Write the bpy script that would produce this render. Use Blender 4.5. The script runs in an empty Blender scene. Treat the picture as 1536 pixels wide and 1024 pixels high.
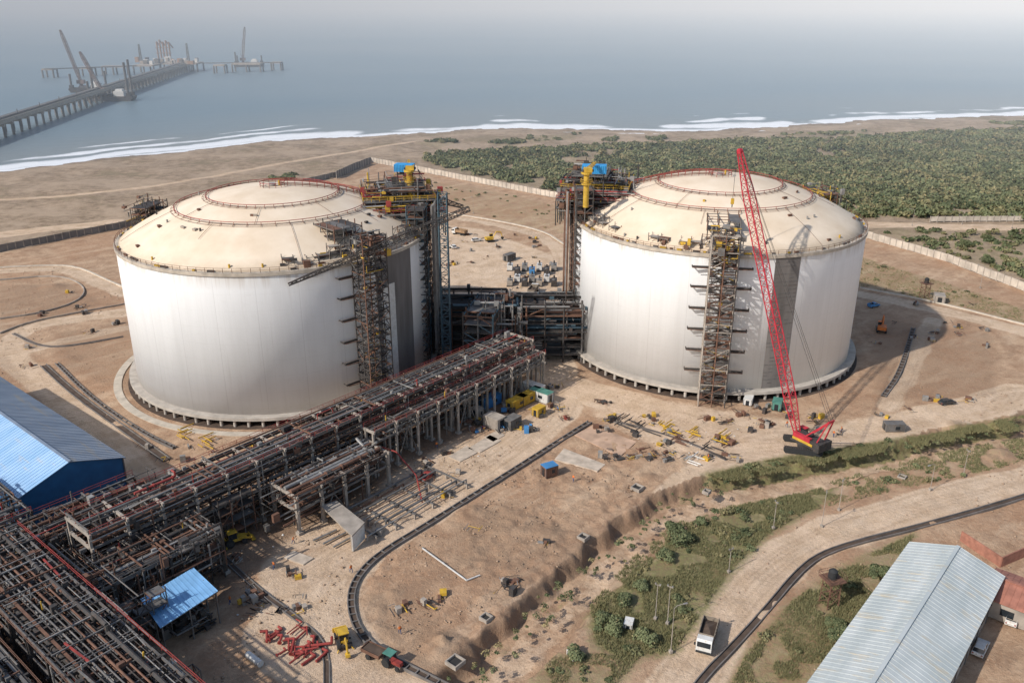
import bpy, math, random
import numpy as np
from mathutils import Vector, Matrix
random.seed(7)
rng = np.random.default_rng(7)
rad = math.radians
sc = bpy.context.scene

# ---------------------------------------------------------------- survey
CAM_H = 95.3; FPX = 1300.0; PITCH = rad(21.5)
sp, cp = math.sin(PITCH), math.cos(PITCH)
def G(x, y, z=0.0):
    u = (x-768)/FPX; v = (y-512)/FPX
    t = (CAM_H-z)/(sp+v*cp)
    return Vector((u*t, (cp-v*sp)*t, z))
AX = Vector((.647, .762, 0)).normalized()
BX = Vector((AX.y, -AX.x, 0))
O0 = Vector((-62, 141, 0))
def AB(a, b, z=0.0):
    p = O0+AX*a+BX*b; p.z = z; return p
SITE = math.atan2(AX.y, AX.x)

# ---------------------------------------------------------------- materials
def newmat(name):
    m = bpy.data.materials.new(name); m.use_nodes = True
    nt = m.node_tree; b = nt.nodes["Principled BSDF"]
    return m, nt, b
def N(nt, typ, **kw):
    n = nt.nodes.new(typ)
    for k, v in kw.items(): setattr(n, k, v)
    return n
def mixc(nt, fac, a, b):
    n = nt.nodes.new('ShaderNodeMix'); n.data_type = 'RGBA'
    for sock, val in ((0, fac), (6, a), (7, b)):
        if hasattr(val, 'links'): nt.links.new(val, n.inputs[sock])
        elif sock == 0: n.inputs[0].default_value = val
        else: n.inputs[sock].default_value = (*val, 1) if len(val) == 3 else val
    return n.outputs[2]
def mth(nt, op, a, b=0.0, c=None, clamp=False):
    n = nt.nodes.new('ShaderNodeMath'); n.operation = op; n.use_clamp = clamp
    for i, val in enumerate((a, b) if c is None else (a, b, c)):
        if hasattr(val, 'links'): nt.links.new(val, n.inputs[i])
        else: n.inputs[i].default_value = val
    return n.outputs[0]
def noise(nt, scale, detail=4, coord=None, mapscale=None, rotz=0, rough=.55):
    n = N(nt, 'ShaderNodeTexNoise'); n.inputs['Scale'].default_value = scale
    n.inputs['Detail'].default_value = detail; n.inputs['Roughness'].default_value = rough
    if coord is None:
        coord = N(nt, 'ShaderNodeNewGeometry').outputs['Position']
    if mapscale or rotz:
        mp = N(nt, 'ShaderNodeMapping'); mp.inputs['Scale'].default_value = mapscale or (1, 1, 1)
        m2 = N(nt, 'ShaderNodeMapping'); m2.inputs['Rotation'].default_value = (0, 0, rotz)
        nt.links.new(coord, m2.inputs[0]); nt.links.new(m2.outputs[0], mp.inputs[0])
        nt.links.new(mp.outputs[0], n.inputs['Vector'])
    else: nt.links.new(coord, n.inputs['Vector'])
    return n.outputs['Fac']
def mat(name, col, rough=.7, metal=0.0, var=.25, scale=.8, dirt=None, streak=False):
    m, nt, b = newmat(name)
    f = noise(nt, scale, 3, mapscale=(1, 1, .15) if streak else None)
    f = mth(nt, 'MULTIPLY_ADD', f, 2.4, -.7, clamp=True)
    dark = tuple(c*(1-var) for c in col); lite = tuple(min(1, c*(1+var*.6)) for c in col)
    c = mixc(nt, f, dark, lite)
    if dirt:
        f2 = noise(nt, scale*4, 3)
        f2 = mth(nt, 'MULTIPLY_ADD', f2, 5, -2.6, clamp=True)
        c = mixc(nt, mth(nt, 'MULTIPLY', f2, .8), c, dirt)
    nt.links.new(c, b.inputs['Base Color'])
    b.inputs['Roughness'].default_value = rough; b.inputs['Metallic'].default_value = metal
    return m
M_STEEL = mat('galvanised_steel', (.155, .145, .135), .7, .1, .4, .5, dirt=(.13, .08, .05))
M_DARK = mat('dark_scaffold_steel', (.055, .05, .046), .75, .1, .4, .7, dirt=(.11, .06, .04))
M_RUST = mat('rusty_primer', (.16, .08, .05), .85, 0, .4, .6)
M_SILV = mat('insulation_cladding', (.30, .285, .265), .55, .25, .3, .6, dirt=(.2, .15, .1))
M_RED = mat('red_paint', (.30, .045, .035), .65, 0, .35, .6)
M_YEL = mat('yellow_paint', (.56, .34, .03), .6, 0, .3, .8, dirt=(.3, .2, .08))
M_CONC = mat('concrete', (.34, .29, .24), .9, 0, .3, .5)
M_CONCD = mat('dark_concrete', (.17, .15, .135), .9, 0, .4, .35, streak=True)
M_TEAL = mat('teal_grey_steel', (.07, .115, .14), .6, .2, .3, .7)
M_WHITE = mat('white_paint', (.64, .62, .58), .5, 0, .15, .8, dirt=(.42, .35, .27))
M_BLUE = mat('blue_sheet', (.06, .22, .45), .5, 0, .25, .4)
M_BLUED = mat('blue_wall_sheet', (.02, .12, .26), .55, 0, .2, .4)
M_GLASS = mat('vehicle_glass', (.02, .025, .03), .12, 0, .1, 1)
M_TYRE = mat('rubber', (.025, .025, .025), .85, 0, .2, 3)
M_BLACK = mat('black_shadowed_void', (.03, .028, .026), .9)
M_GREEN = mat('green_tarp', (.08, .22, .17), .7)
M_ORANGE = mat('orange_paint', (.6, .16, .03), .6)
M_WOOD = mat('plywood', (.32, .2, .11), .85, 0, .35, 1)
M_SKIN = mat('skin', (.25, .13, .08), .7)
M_CLOTH = mat('blue_workwear', (.05, .08, .17), .9)
M_SOIL = mat('trench_soil', (.09, .06, .042), .95, 0, .4, .6)
STEELS = [M_STEEL, M_RUST, M_SILV, M_RED, M_YEL, M_CONC, M_DARK, M_TEAL, M_WHITE, M_BLUE]
# idx: 0 steel 1 rust 2 silver 3 red 4 yellow 5 conc 6 dark 7 teal 8 white 9 blue

# ---------------------------------------------------------------- mesh builder
def empty(name, loc=(0, 0, 0)):
    e = bpy.data.objects.new(name, None); e.location = loc
    sc.collection.objects.link(e); return e
class MB:
    def __init__(s): s.v = []; s.f = []; s.m = []
    def add(s, pts, faces, m):
        o = len(s.v)
        s.v.extend([tuple(p) for p in pts])
        for f in faces: s.f.append([o+i for i in f]); s.m.append(m)
    BF = [(0, 3, 2, 1), (4, 5, 6, 7), (0, 1, 5, 4), (1, 2, 6, 5), (2, 3, 7, 6), (3, 0, 4, 7)]
    def box(s, c, d, m=0, ax=(1, 0)):
        a = Vector((ax[0], ax[1], 0)).normalized(); b = Vector((-a.y, a.x, 0)); c = Vector(c)
        z = Vector((0, 0, d[2]/2)); a = a*d[0]/2; b = b*d[1]/2
        s.add([c-a-b-z, c+a-b-z, c+a+b-z, c-a+b-z, c-a-b+z, c+a-b+z, c+a+b+z, c-a+b+z], MB.BF, m)
    def beam(s, p, q, w, m=0, h=None):
        p = Vector(p); q = Vector(q); d = q-p
        if d.length < 1e-5: return
        d.normalize(); h = h or w
        up = Vector((0, 0, 1)) if abs(d.z) < .95 else Vector((AX.x, AX.y, 0))
        r = d.cross(up).normalized(); u = r.cross(d)
        r = r*w/2; u = u*h/2
        s.add([p-r-u, p+r-u, p+r+u, p-r+u, q-r-u, q+r-u, q+r+u, q-r+u],
              [(0, 1, 2, 3), (7, 6, 5, 4), (0, 4, 5, 1), (1, 5, 6, 2), (2, 6, 7, 3), (3, 7, 4, 0)], m)
    def cyl(s, p, q, r, m=0, n=8, r2=None, caps=True):
        p = Vector(p); q = Vector(q); d = (q-p)
        if d.length < 1e-5: return
        d.normalize(); r2 = r if r2 is None else r2
        up = Vector((0, 0, 1)) if abs(d.z) < .95 else Vector((1, 0, 0))
        a = d.cross(up).normalized(); b = a.cross(d)
        A = [(math.cos(2*math.pi*i/n), math.sin(2*math.pi*i/n)) for i in range(n)]
        pts = [p+(a*c+b*t)*r for c, t in A]+[q+(a*c+b*t)*r2 for c, t in A]
        fs = [(i, (i+1) % n, n+(i+1) % n, n+i) for i in range(n)]
        if caps: fs += [tuple(range(n))[::-1], tuple(range(n, 2*n))]
        s.add(pts, fs, m)
    def tube(s, pts, r, m=0, n=6):
        for i in range(len(pts)-1): s.cyl(pts[i], pts[i+1], r, m, n)
    def poly(s, pts, m=0): s.add(pts, [tuple(range(len(pts)))], m)
    def slab(s, pts, th, m=0):
        n = len(pts); b = [Vector(p)-Vector((0, 0, th)) for p in pts]
        s.add(list(pts)+b, [tuple(range(n)), tuple(range(n, 2*n))[::-1]] +
              [(i, n+i, n+(i+1) % n, (i+1) % n) for i in range(n)], m)
    def prism(s, prof, y0, y1, m=0):
        n = len(prof); pts = [(x, y0, z) for x, z in prof]+[(x, y1, z) for x, z in prof]
        s.add(pts, [tuple(range(n)), tuple(range(n, 2*n))[::-1]] +
              [(i, n+i, n+(i+1) % n, (i+1) % n) for i in range(n)], m)
    def obj(s, name, mats, parent=None, smooth=False, loc=None, rotz=0, bevel=0):
        me = bpy.data.meshes.new(name); me.from_pydata(s.v, [], s.f)
        for mm in mats: me.materials.append(mm)
        me.polygons.foreach_set('material_index', s.m)
        if smooth: me.polygons.foreach_set('use_smooth', [True]*len(s.f))
        me.update()
        o = bpy.data.objects.new(name, me); sc.collection.objects.link(o)
        if loc is not None: o.location = loc
        o.rotation_euler = (0, 0, rotz)
        if parent: o.parent = parent
        if bevel:
            bv = o.modifiers.new('bevel', 'BEVEL'); bv.width = bevel; bv.segments = 2
        return o
def np_mesh(name, V, k, material, col=None, parent=None, smooth=False, faces=None):
    me = bpy.data.meshes.new(name); V = np.asarray(V, dtype=np.float32)
    if faces is None: faces = np.arange(len(V), dtype=np.int32).reshape(-1, k)
    me.vertices.add(len(V)); me.vertices.foreach_set('co', V.ravel())
    me.loops.add(faces.size); me.loops.foreach_set('vertex_index', faces.ravel().astype(np.int32))
    me.polygons.add(len(faces)); me.polygons.foreach_set('loop_start', np.arange(0, faces.size, k, dtype=np.int32))
    if smooth: me.polygons.foreach_set('use_smooth', np.ones(len(faces), dtype=bool))
    me.update(calc_edges=True)
    if col:
        for cn, arr in col.items():
            at = me.attributes.new(cn, 'FLOAT_COLOR', 'POINT')
            at.data.foreach_set('color', np.asarray(arr, dtype=np.float32).ravel())
    me.materials.append(material)
    o = bpy.data.objects.new(name, me); sc.collection.objects.link(o)
    if parent: o.parent = parent
    return o

# ---------------------------------------------------------------- 2D helpers
def vnoise(x, y, s, seed=0):
    r = np.random.default_rng(seed); T = r.random((256, 256))
    xs = x/s; ys = y/s; xi = np.floor(xs).astype(int); yi = np.floor(ys).astype(int)
    fx = xs-xi; fy = ys-yi; fx = fx*fx*(3-2*fx); fy = fy*fy*(3-2*fy)
    a = T[xi % 256, yi % 256]; b = T[(xi+1) % 256, yi % 256]; c = T[xi % 256, (yi+1) % 256]; d = T[(xi+1) % 256, (yi+1) % 256]
    return (a*(1-fx)+b*fx)*(1-fy)+(c*(1-fx)+d*fx)*fy
def pdist(X, Y, pts):
    D = np.full(X.shape, 1e9)
    for i in range(len(pts)-1):
        ax, ay = pts[i]; bx, by = pts[i+1]; dx, dy = bx-ax, by-ay
        L = dx*dx+dy*dy+1e-9
        t = np.clip(((X-ax)*dx+(Y-ay)*dy)/L, 0, 1)
        D = np.minimum(D, np.hypot(X-ax-t*dx, Y-ay-t*dy))
    return D
def inpoly(X, Y, pts):
    r = np.zeros(X.shape, bool); n = len(pts)
    for i in range(n):
        x1, y1 = pts[i]; x2, y2 = pts[(i+1) % n]
        if y1 == y2: continue
        c = ((y1 > Y) != (y2 > Y)) & (X < (x2-x1)*(Y-y1)/(y2-y1)+x1)
        r ^= c
    return r
def W(pts): return [tuple(G(*p)[:2]) for p in pts]
def smoothline(pts, it=2):
    for _ in range(it):
        q = [pts[0]]
        for i in range(len(pts)-1):
            a, b = pts[i], pts[i+1]
            q += [tuple(a[k]*.75+b[k]*.25 for k in range(2)), tuple(a[k]*.25+b[k]*.75 for k in range(2))]
        q.append(pts[-1]); pts = q
    return pts
def sample(poly, n):
    p = np.array(poly); lo = p.min(0); hi = p.max(0); out = np.zeros((0, 2))
    while len(out) < n:
        c = rng.random((n*2, 2))*(hi-lo)+lo
        out = np.vstack([out, c[inpoly(c[:, 0], c[:, 1], poly)]])
    return out[:n]

# ---------------------------------------------------------------- coast
coast_w = sorted(W([(-300, 290), (0, 252), (70, 244), (160, 233), (270, 222), (400, 208), (540, 199), (660, 193), (780, 187), (890, 191), (1070, 191), (1200, 184), (1300, 177), (1420, 173), (1536, 169), (1900, 157)]))
coast_w = [(-1600, 330)]+coast_w+[(1800, 980)]
cwx = np.array([p[0] for p in coast_w]); cwy = np.array([p[1] for p in coast_w])
def coastY(x): return np.interp(x, cwx, cwy)+vnoise(x, x*0, 30, 3)*10-5

C1 = Vector((-63.1, 227.4, 0)); C2 = Vector((58.1, 242.1, 0)); TR = 40.0; TH = 38.0

# ---------------------------------------------------------------- ground
xs = np.concatenate([np.arange(-1500, -420, 12), np.arange(-420, -170, 3), np.arange(-170, -100, 1.2), np.arange(-100, 110, .55), np.arange(110, 190, 1.1), np.arange(190, 480, 3), np.arange(480, 1600, 12)])
ys = [-300., -100., 0., 60.]; y = 92.
while y < 1100: ys.append(y); y += max(.48, y*.004)
ys.append(1250); ys = np.array(ys)
X, Y = np.meshgrid(xs, ys)
road = np.zeros(X.shape); grass = np.zeros(X.shape); dark = np.zeros(X.shape)
scrub = np.zeros(X.shape); wet = np.zeros(X.shape); track = np.zeros(X.shape)
Z = (vnoise(X, Y, 9, 1)-.5)*.35+(vnoise(X, Y, 2.5, 2)-.5)*.16-.12
WOB = (vnoise(X, Y, 6, 51)-.5)*1.6
def addline(m, px, hw, soft=1.0, val=1.0, tr=False):
    w = smoothline(W(px)); d = pdist(X, Y, w)
    np.maximum(m, np.clip((hw+soft-d-WOB*.8)/soft, 0, 1)*val, out=m)
    if tr:
        sd = d+WOB*.35
        for off in (.5, 1.5, 2.4, 3.9):
            if off < hw+1: np.maximum(track, np.exp(-((sd-off)/.32)**2)*np.clip(vnoise(X, Y, 12, int(off*10))*2-.5, 0, 1), out=track)
def addpoly(m, px, soft=2.0, val=1.0):
    w = W(px); ins = inpoly(X, Y, w); d = pdist(X, Y, w+[w[0]])
    np.maximum(m, np.where(ins, 1, np.clip(1-d/soft, 0, 1))*val, out=m)
R_ = [([(830, 500), (832, 560), (850, 600), (800, 650), (700, 720), (620, 775), (520, 830), (430, 880)], 4.8),
      ([(850, 580), (950, 605), (1050, 640), (1150, 655), (1300, 655), (1420, 625), (1536, 590)], 6),
      ([(1180, 680), (1060, 695), (980, 765), (900, 835), (820, 905), (720, 995), (650, 1060)], 3),
      ([(540, 835), (500, 880), (500, 930), (545, 990), (640, 1060)], 3.5),
      ([(1700, 690), (1560, 715), (1450, 740), (1330, 775), (1230, 805), (1150, 855), (1090, 925), (1050, 980), (1010, 1060)], 4.2),
      ([(1285, 440), (1400, 462), (1536, 497), (1700, 540)], 3),
      ([(1400, 480), (1360, 560), (1330, 610)], 2),
      ([(-60, 412), (60, 402), (110, 404), (150, 425), (190, 440)], 2.4),
      ([(190, 468), (120, 475), (50, 487), (18, 505), (12, 530), (60, 575), (130, 630), (190, 690), (250, 740)], 3.2),
      ([(40, 525), (120, 505), (190, 492)], 2),
      ([(660, 322), (740, 335), (810, 352), (845, 378), (848, 420)], 2.5),
      ([(1300, 337), (1400, 339), (1600, 341)], 5),
      ([(-200, 380), (0, 352), (170, 332)], 5),
      ([(430, 850), (440, 900), (400, 960), (500, 1030)], 4),
      ([(0, 300), (150, 290), (300, 268), (480, 235), (620, 212)], 2),
      ]
for px, hw in R_: addline(road, px, hw, 1.5, tr=True)
zero = np.zeros(X.shape)
for px in ([(600, 860), (700, 800), (800, 740), (930, 660)], [(560, 900), (640, 880), (760, 850), (900, 750), (1000, 690)], [(640, 960), (720, 880), (830, 830), (900, 800)], [(700, 840), (760, 760), (880, 700), (1000, 705)], [(870, 560), (960, 640), (1010, 720)], [(1180, 660), (1300, 600), (1420, 560), (1536, 560)], [(1200, 740), (1350, 715), (1536, 690)], [(300, 900), (400, 860), (520, 790)], [(20, 450), (80, 460), (150, 440)], [(620, 900), (700, 905), (790, 870), (850, 790)], [(0, 580), (80, 620), (200, 740)], [(1440, 640), (1480, 700), (1536, 720)]):
    addline(zero, px, 2.5, 1, tr=True)
addpoly(road, [(650, 335), (720, 345), (845, 390), (845, 500), (800, 560), (700, 440), (655, 430)], 3, .75)
addpoly(road, [(900, 590), (1230, 640), (1500, 600), (1536, 640), (1200, 690), (1050, 700), (900, 620)], 4, .7)
addpoly(road, [(360, 830), (520, 810), (620, 750), (760, 650), (600, 690), (560, 760), (400, 810)], 3, .7)
for px in ([(0, 430), (100, 425), (150, 455), (60, 480), (0, 470)], [(90, 500), (200, 480), (200, 590), (90, 545)],
           [(690, 770), (800, 760), (880, 820), (800, 870), (700, 830)], [(0, 530), (60, 600), (0, 600)],
           [(1320, 480), (1480, 500), (1490, 590), (1320, 600)], [(640, 950), (700, 970), (680, 1010), (620, 1000)], [(560, 900), (640, 870), (640, 940), (580, 950)]):  # first patch here paints the right tank's cast shadow into the ground colour
    addpoly(dark, px, 4, .45)
addpoly(dark, [(0, 760), (330, 700), (780, 520), (780, 600), (600, 700), (420, 810), (330, 900), (160, 960), (150, 1060), (-100, 1060)], 3, .8)
FOREST = W([(632, 238), (660, 226), (720, 228), (830, 221), (1000, 216), (1150, 210), (1300, 206), (1430, 198), (1536, 194), (1750, 184), (1750, 335), (1536, 330), (1400, 326), (1290, 326), (1100, 322), (850, 288), (700, 262)])
PATCH = [W(p) for p in ([(628, 214), (660, 208), (688, 213), (660, 221)], [(735, 214), (765, 208), (790, 213), (760, 220)], [(785, 206), (870, 200), (860, 208), (800, 215)], [(900, 210), (925, 207), (920, 212)], [(968, 208), (1000, 205), (990, 215)], [(1150, 203), (1300, 196), (1300, 203)], [(1480, 184), (1536, 183), (1536, 189)], [(400, 268), (440, 262), (450, 272)])]
SCRUBS = W([(1330, 350), (1400, 344), (1700, 350), (1700, 455), (1536, 415), (1420, 380)])
def addw(m, w, soft, val=1.0):
    ins = inpoly(X, Y, w); d = pdist(X, Y, w+[w[0]])
    np.maximum(m, np.where(ins, 1, np.clip(1-d/soft, 0, 1))*val, out=m)
addw(grass, FOREST, 8, .45)
for p in PATCH: addw(grass, p, 6, .5)
addw(grass, SCRUBS, 8, .45)
GA = [(895, 965), (885, 905), (950, 835), (1010, 785), (1060, 765), (1140, 750), (1250, 728), (1240, 748), (1150, 800), (1100, 850), (1060, 905), (1010, 975), (930, 985)]
GB = [(1085, 1050), (1120, 980), (1190, 900), (1260, 852), (1370, 800), (1350, 850), (1235, 1050)]
GC = [(1290, 385), (1420, 425), (1700, 520), (1700, 545), (1536, 485), (1400, 450), (1288, 428)]
GD = [(640, 272), (700, 278), (845, 310), (845, 350), (700, 318)]
GE = [(1060, 712), (1150, 690), (1240, 676), (1400, 650), (1560, 618), (1560, 640), (1420, 662), (1250, 690), (1100, 720)]
GF = [(780, 1050), (830, 985), (890, 980), (960, 985), (900, 1050)]
GG = [(1150, 780), (1300, 745), (1500, 700), (1536, 690), (1536, 655), (1400, 680), (1250, 720)]
for g, v in ((GA, .8), (GB, .62), (GC, .5), (GD, .42), (GE, .8), (GF, .6), (GG, .34)): addpoly(grass, g, 3, v)
addline(grass, [(690, 1020), (790, 940), (880, 860), (960, 790), (1030, 735)], 1.0, 2, .5)
# creek
creek = smoothline(W([(640, 1100), (715, 1024), (790, 955), (880, 872), (955, 806), (1015, 765), (1075, 737), (1180, 714), (1300, 690), (1420, 664), (1560, 634), (1750, 590)]))
dc = pdist(X, Y, creek)
wob = (vnoise(X, Y, 11, 5)-.5)*2.4+(vnoise(X, Y, 3.1, 57)-.5)*1.3+(vnoise(X, Y, 1.3, 55)-.5)*.9
dd = dc+wob
prof = np.clip((6.4-dd)/2.0, 0, 1); prof = prof*prof*(3-2*prof)
Z -= prof*(2.8+.5*vnoise(X, Y, 2, 56))
dark = np.maximum(dark, np.where((dd > 4.2) & (dd < 6.4), .6, 0))
road = np.where(dd < 6.6, np.where(dd < 2.8, .4, 0), road)
grass = np.where(dd < 2.8, grass*.4, grass); track = np.where(dd < 7, 0, track)
for (px, py, r, h) in ((665, 965, 4, 1.4), (705, 770, 4, .9), (600, 780, 3, .4), (760, 700, 3, .3), (975, 715, 3, .7), (450, 935, 3, .4), (345, 880, 3, .8), (80, 430, 5, 1), (100, 540, 4, .8), (1180, 590, 3, .4), (1440, 640, 4, .8), (1500, 680, 5, 1), (955, 545, 3, .3), (820, 800, 4, .5), (770, 790, 5, .5), (850, 830, 4, .4), (590, 890, 3, .5)):
    p = G(px, py); d = np.hypot(X-p.x, Y-p.y)
    hh = np.clip(1-d/r, 0, 1)*h*(.4+1.2*vnoise(X, Y, 1.1, 6)); Z += hh; dark = np.maximum(dark, np.clip(hh*1.5, 0, .5))
lot = inpoly(X, Y, W([(560, 850), (880, 640), (1050, 680), (960, 760), (700, 990), (620, 990), (545, 930)]))
Z += np.where(lot, (vnoise(X, Y, 1.3, 9)-.5)*.55*(vnoise(X, Y, 14, 10) > .4), 0)
wallline = W([(-300, 430), (0, 378), (180, 343), (510, 264), (556, 243)])
wallR = W([(556, 243), (700, 271), (845, 299), (1080, 333), (1300, 357), (1420, 392), (1536, 436), (1800, 540)])
YC = coastY(X)
bL = np.interp(X, [p[0] for p in wallline+wallR], [p[1] for p in wallline+wallR])
scrub = np.clip((Y-bL)/6, 0, 1)*(1-road*.8)
dcoast = YC-Y
wet = np.clip(1-dcoast/16, 0, 1)
Z += np.where(dcoast < 60, -np.clip((60-dcoast)/60, 0, 2.5)*1.9, 0)
Z += scrub*(vnoise(X, Y, 22, 61)-.5)*1.5*(dcoast > 20)
for C in (C1, C2):
    d = np.hypot(X-C.x, Y-C.y); Z = np.where(d < 47, np.clip((d-43)/4, 0, 1)*Z-.05*(1-np.clip((d-43)/4, 0, 1)), Z)
V = np.stack([X, Y, Z], -1).reshape(-1, 3); ny, nx = X.shape
idx = np.arange(nx*ny).reshape(ny, nx)
Fq = np.stack([idx[:-1, :-1], idx[:-1, 1:], idx[1:, 1:], idx[1:, :-1]], -1).reshape(-1, 4)
one = np.ones(X.shape)
gm, nt, b = newmat('earth_ground')
a1 = N(nt, 'ShaderNodeAttribute', attribute_name='m1'); a2 = N(nt, 'ShaderNodeAttribute', attribute_name='m2')
s1 = N(nt, 'ShaderNodeSeparateColor'); s2 = N(nt, 'ShaderNodeSeparateColor')
nt.links.new(a1.outputs['Color'], s1.inputs[0]); nt.links.new(a2.outputs['Color'], s2.inputs[0])
n_big = noise(nt, .03, 4, rough=.65); n_mid = noise(nt, .2, 5, rough=.68); n_sm = noise(nt, 1.1, 5, rough=.72); n_f = noise(nt, 6, 2, rough=.7)
warp = noise(nt, .09, 4, mapscale=(.45, 1.6, 1), rotz=-SITE+.1, rough=.7)
def sharp(f, lo, hi): return mth(nt, 'MULTIPLY_ADD', f, 1/(hi-lo), -lo/(hi-lo), clamp=True)
c = mixc(nt, sharp(n_mid, .36, .62), (.34, .21, .13), (.50, .34, .22))
c = mixc(nt, mth(nt, 'MULTIPLY', sharp(n_big, .46, .60), .5), c, (.38, .215, .125))
c = mixc(nt, mth(nt, 'MULTIPLY', sharp(warp, .52, .64), .5), c, (.58, .425, .29))
c = mixc(nt, mth(nt, 'MULTIPLY', sharp(warp, .44, .34), .45), c, (.26, .165, .105))
c = mixc(nt, mth(nt, 'MULTIPLY', sharp(n_sm, .54, .70), .45), c, (.58, .425, .29))
c = mixc(nt, mth(nt, 'MULTIPLY', sharp(n_sm, .45, .30), .55), c, (.24, .15, .09))
rd = mixc(nt, sharp(n_mid, .38, .6), (.54, .39, .26), (.66, .495, .35))
rd = mixc(nt, mth(nt, 'MULTIPLY', sharp(warp, .5, .62), .4), rd, (.70, .545, .40))
rd = mixc(nt, mth(nt, 'MULTIPLY', sharp(n_sm, .46, .34), .3), rd, (.42, .285, .185))
def edge(mask, amp=.9):
    k = mth(nt, 'MULTIPLY_ADD', mth(nt, 'ADD', mth(nt, 'MULTIPLY', n_sm, .6), mth(nt, 'MULTIPLY', n_mid, .4)), amp, -amp*.5)
    return mth(nt, 'ADD', mask, k)
c = mixc(nt, mth(nt, 'MULTIPLY', sharp(edge(s1.outputs[0], 1.1), .25, .7), .92), c, rd)
c = mixc(nt, mth(nt, 'MULTIPLY', s2.outputs[2], .40), c, (.29, .185, .115))
dk = mixc(nt, sharp(n_sm, .4, .6), (.13, .082, .054), (.28, .18, .115))
c = mixc(nt, sharp(edge(s1.outputs[2], 1.8), .25, .9), c, dk)
sb = mixc(nt, sharp(n_mid, .36, .6), (.23, .165, .11), (.40, .295, .205))
sb = mixc(nt, mth(nt, 'MULTIPLY', sharp(n_sm, .5, .65), .5), sb, (.18, .14, .085))
sb = mixc(nt, mth(nt, 'MULTIPLY', sharp(n_big, .48, .6), .6), sb, (.46, .345, .245))
sb = mixc(nt, mth(nt, 'MULTIPLY', sharp(n_big, .44, .36), .6), sb, (.22, .175, .105))
c = mixc(nt, sharp(edge(s2.outputs[0]), .3, .8), c, sb)
gr = mixc(nt, sharp(n_sm, .38, .62), (.10, .105, .04), (.25, .225, .10))
gr = mixc(nt, mth(nt, 'MULTIPLY', sharp(n_mid, .5, .64), .7), gr, (.36, .28, .165))
c = mixc(nt, sharp(edge(s1.outputs[1], 1.9), .35, .85), c, gr)
c = mixc(nt, mth(nt, 'MULTIPLY', s2.outputs[1], .75), c, (.17, .13, .10))
c = mixc(nt, mth(nt, 'MULTIPLY', sharp(n_f, .42, .3), .4), c, (.19, .125, .085))
nt.links.new(c, b.inputs['Base Color']); b.inputs['Roughness'].default_value = .95
b.inputs['Specular IOR Level'].default_value = .15
bp = N(nt, 'ShaderNodeBump'); bp.inputs['Strength'].default_value = .9; bp.inputs['Distance'].default_value = .35
hsum = mth(nt, 'ADD', mth(nt, 'MULTIPLY', n_sm, 1.0), mth(nt, 'MULTIPLY', n_f, .35))
nt.links.new(hsum, bp.inputs['Height']); nt.links.new(bp.outputs[0], b.inputs['Normal'])
np_mesh('ground', V, 4, gm, {'m1': np.stack([road, grass, dark, one], -1), 'm2': np.stack([scrub, wet, track, one], -1)}, smooth=True, faces=Fq)

# ---------------------------------------------------------------- sea
sx = np.concatenate([[-120000, -30000, -8000, -3000], np.arange(-1500, 1600, 8), [3000, 8000, 30000, 120000]])
so = np.concatenate([[-30], np.arange(-20, 160, 3), np.arange(160, 900, 20), [1200, 2000, 4000, 9000, 25000, 60000, 150000]])
SX, SO = np.meshgrid(sx, so); SYc = coastY(np.clip(SX, -1590, 1790)); SY = SYc*np.clip(1-SO/20000, 0, 1)+SO+300*np.clip(SO/20000, 0, 1)
SZ = np.full(SX.shape, -1.9)
V = np.stack([SX, SY, SZ], -1).reshape(-1, 3); ny, nx = SX.shape; idx = np.arange(nx*ny).reshape(ny, nx)
Fq = np.stack([idx[:-1, :-1], idx[:-1, 1:], idx[1:, 1:], idx[1:, :-1]], -1).reshape(-1, 4)
wm, nt, b = newmat('sea_water')
a1 = N(nt, 'ShaderNodeAttribute', attribute_name='sd'); s1 = N(nt, 'ShaderNodeSeparateColor'); nt.links.new(a1.outputs['Color'], s1.inputs[0])
d = mth(nt, 'MULTIPLY', s1.outputs[0], 1000.0)
nw = noise(nt, .009, 4); nw2 = noise(nt, .16, 5, rough=.7); nbig = noise(nt, .0014, 4, mapscale=(1, 2.5, 1)); nwa = noise(nt, .011, 3, mapscale=(1, .2, 1))
dw = mth(nt, 'ADD', d, mth(nt, 'MULTIPLY_ADD', nw, 70, -35))
def band(c0, w, thr):
    k = mth(nt, 'ABSOLUTE', mth(nt, 'SUBTRACT', dw, c0))
    k = mth(nt, 'MULTIPLY_ADD', k, -1/w, 1.0, clamp=True)
    g = mth(nt, 'MULTIPLY_ADD', nwa, 7, -7*thr, clamp=True)
    return mth(nt, 'MULTIPLY', k, g)
f = mth(nt, 'MAXIMUM', band(14, 23, .33), band(50, 13, .47))
f = mth(nt, 'MAXIMUM', f, band(84, 8, .54))
d0 = mth(nt, 'MULTIPLY_ADD', d, -1/12.0, 1.0, clamp=True)
f = mth(nt, 'MAXIMUM', f, mth(nt, 'MULTIPLY', d0, .7))
f = mth(nt, 'MULTIPLY_ADD', mth(nt, 'MULTIPLY', f, mth(nt, 'ADD', nw2, .55)), 2.6, -.6, clamp=True)
wc = mixc(nt, mth(nt, 'MULTIPLY_ADD', d, -1/260., 1.0, clamp=True), (.125, .185, .22), (.25, .25, .23))
wc = mixc(nt, mth(nt, 'MULTIPLY_ADD', nbig, 3, -1.1, clamp=True), wc, (.165, .215, .24))
wc = mixc(nt, f, wc, (.88, .88, .88))
nt.links.new(wc, b.inputs['Base Color'])
b.inputs['Roughness'].default_value = .35; b.inputs['IOR'].default_value = 1.33
bp = N(nt, 'ShaderNodeBump'); bp.inputs['Strength'].default_value = .7; bp.inputs['Distance'].default_value = 1.2
nb = noise(nt, .1, 5, mapscale=(.4, 1, 1), rough=.7)
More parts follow.
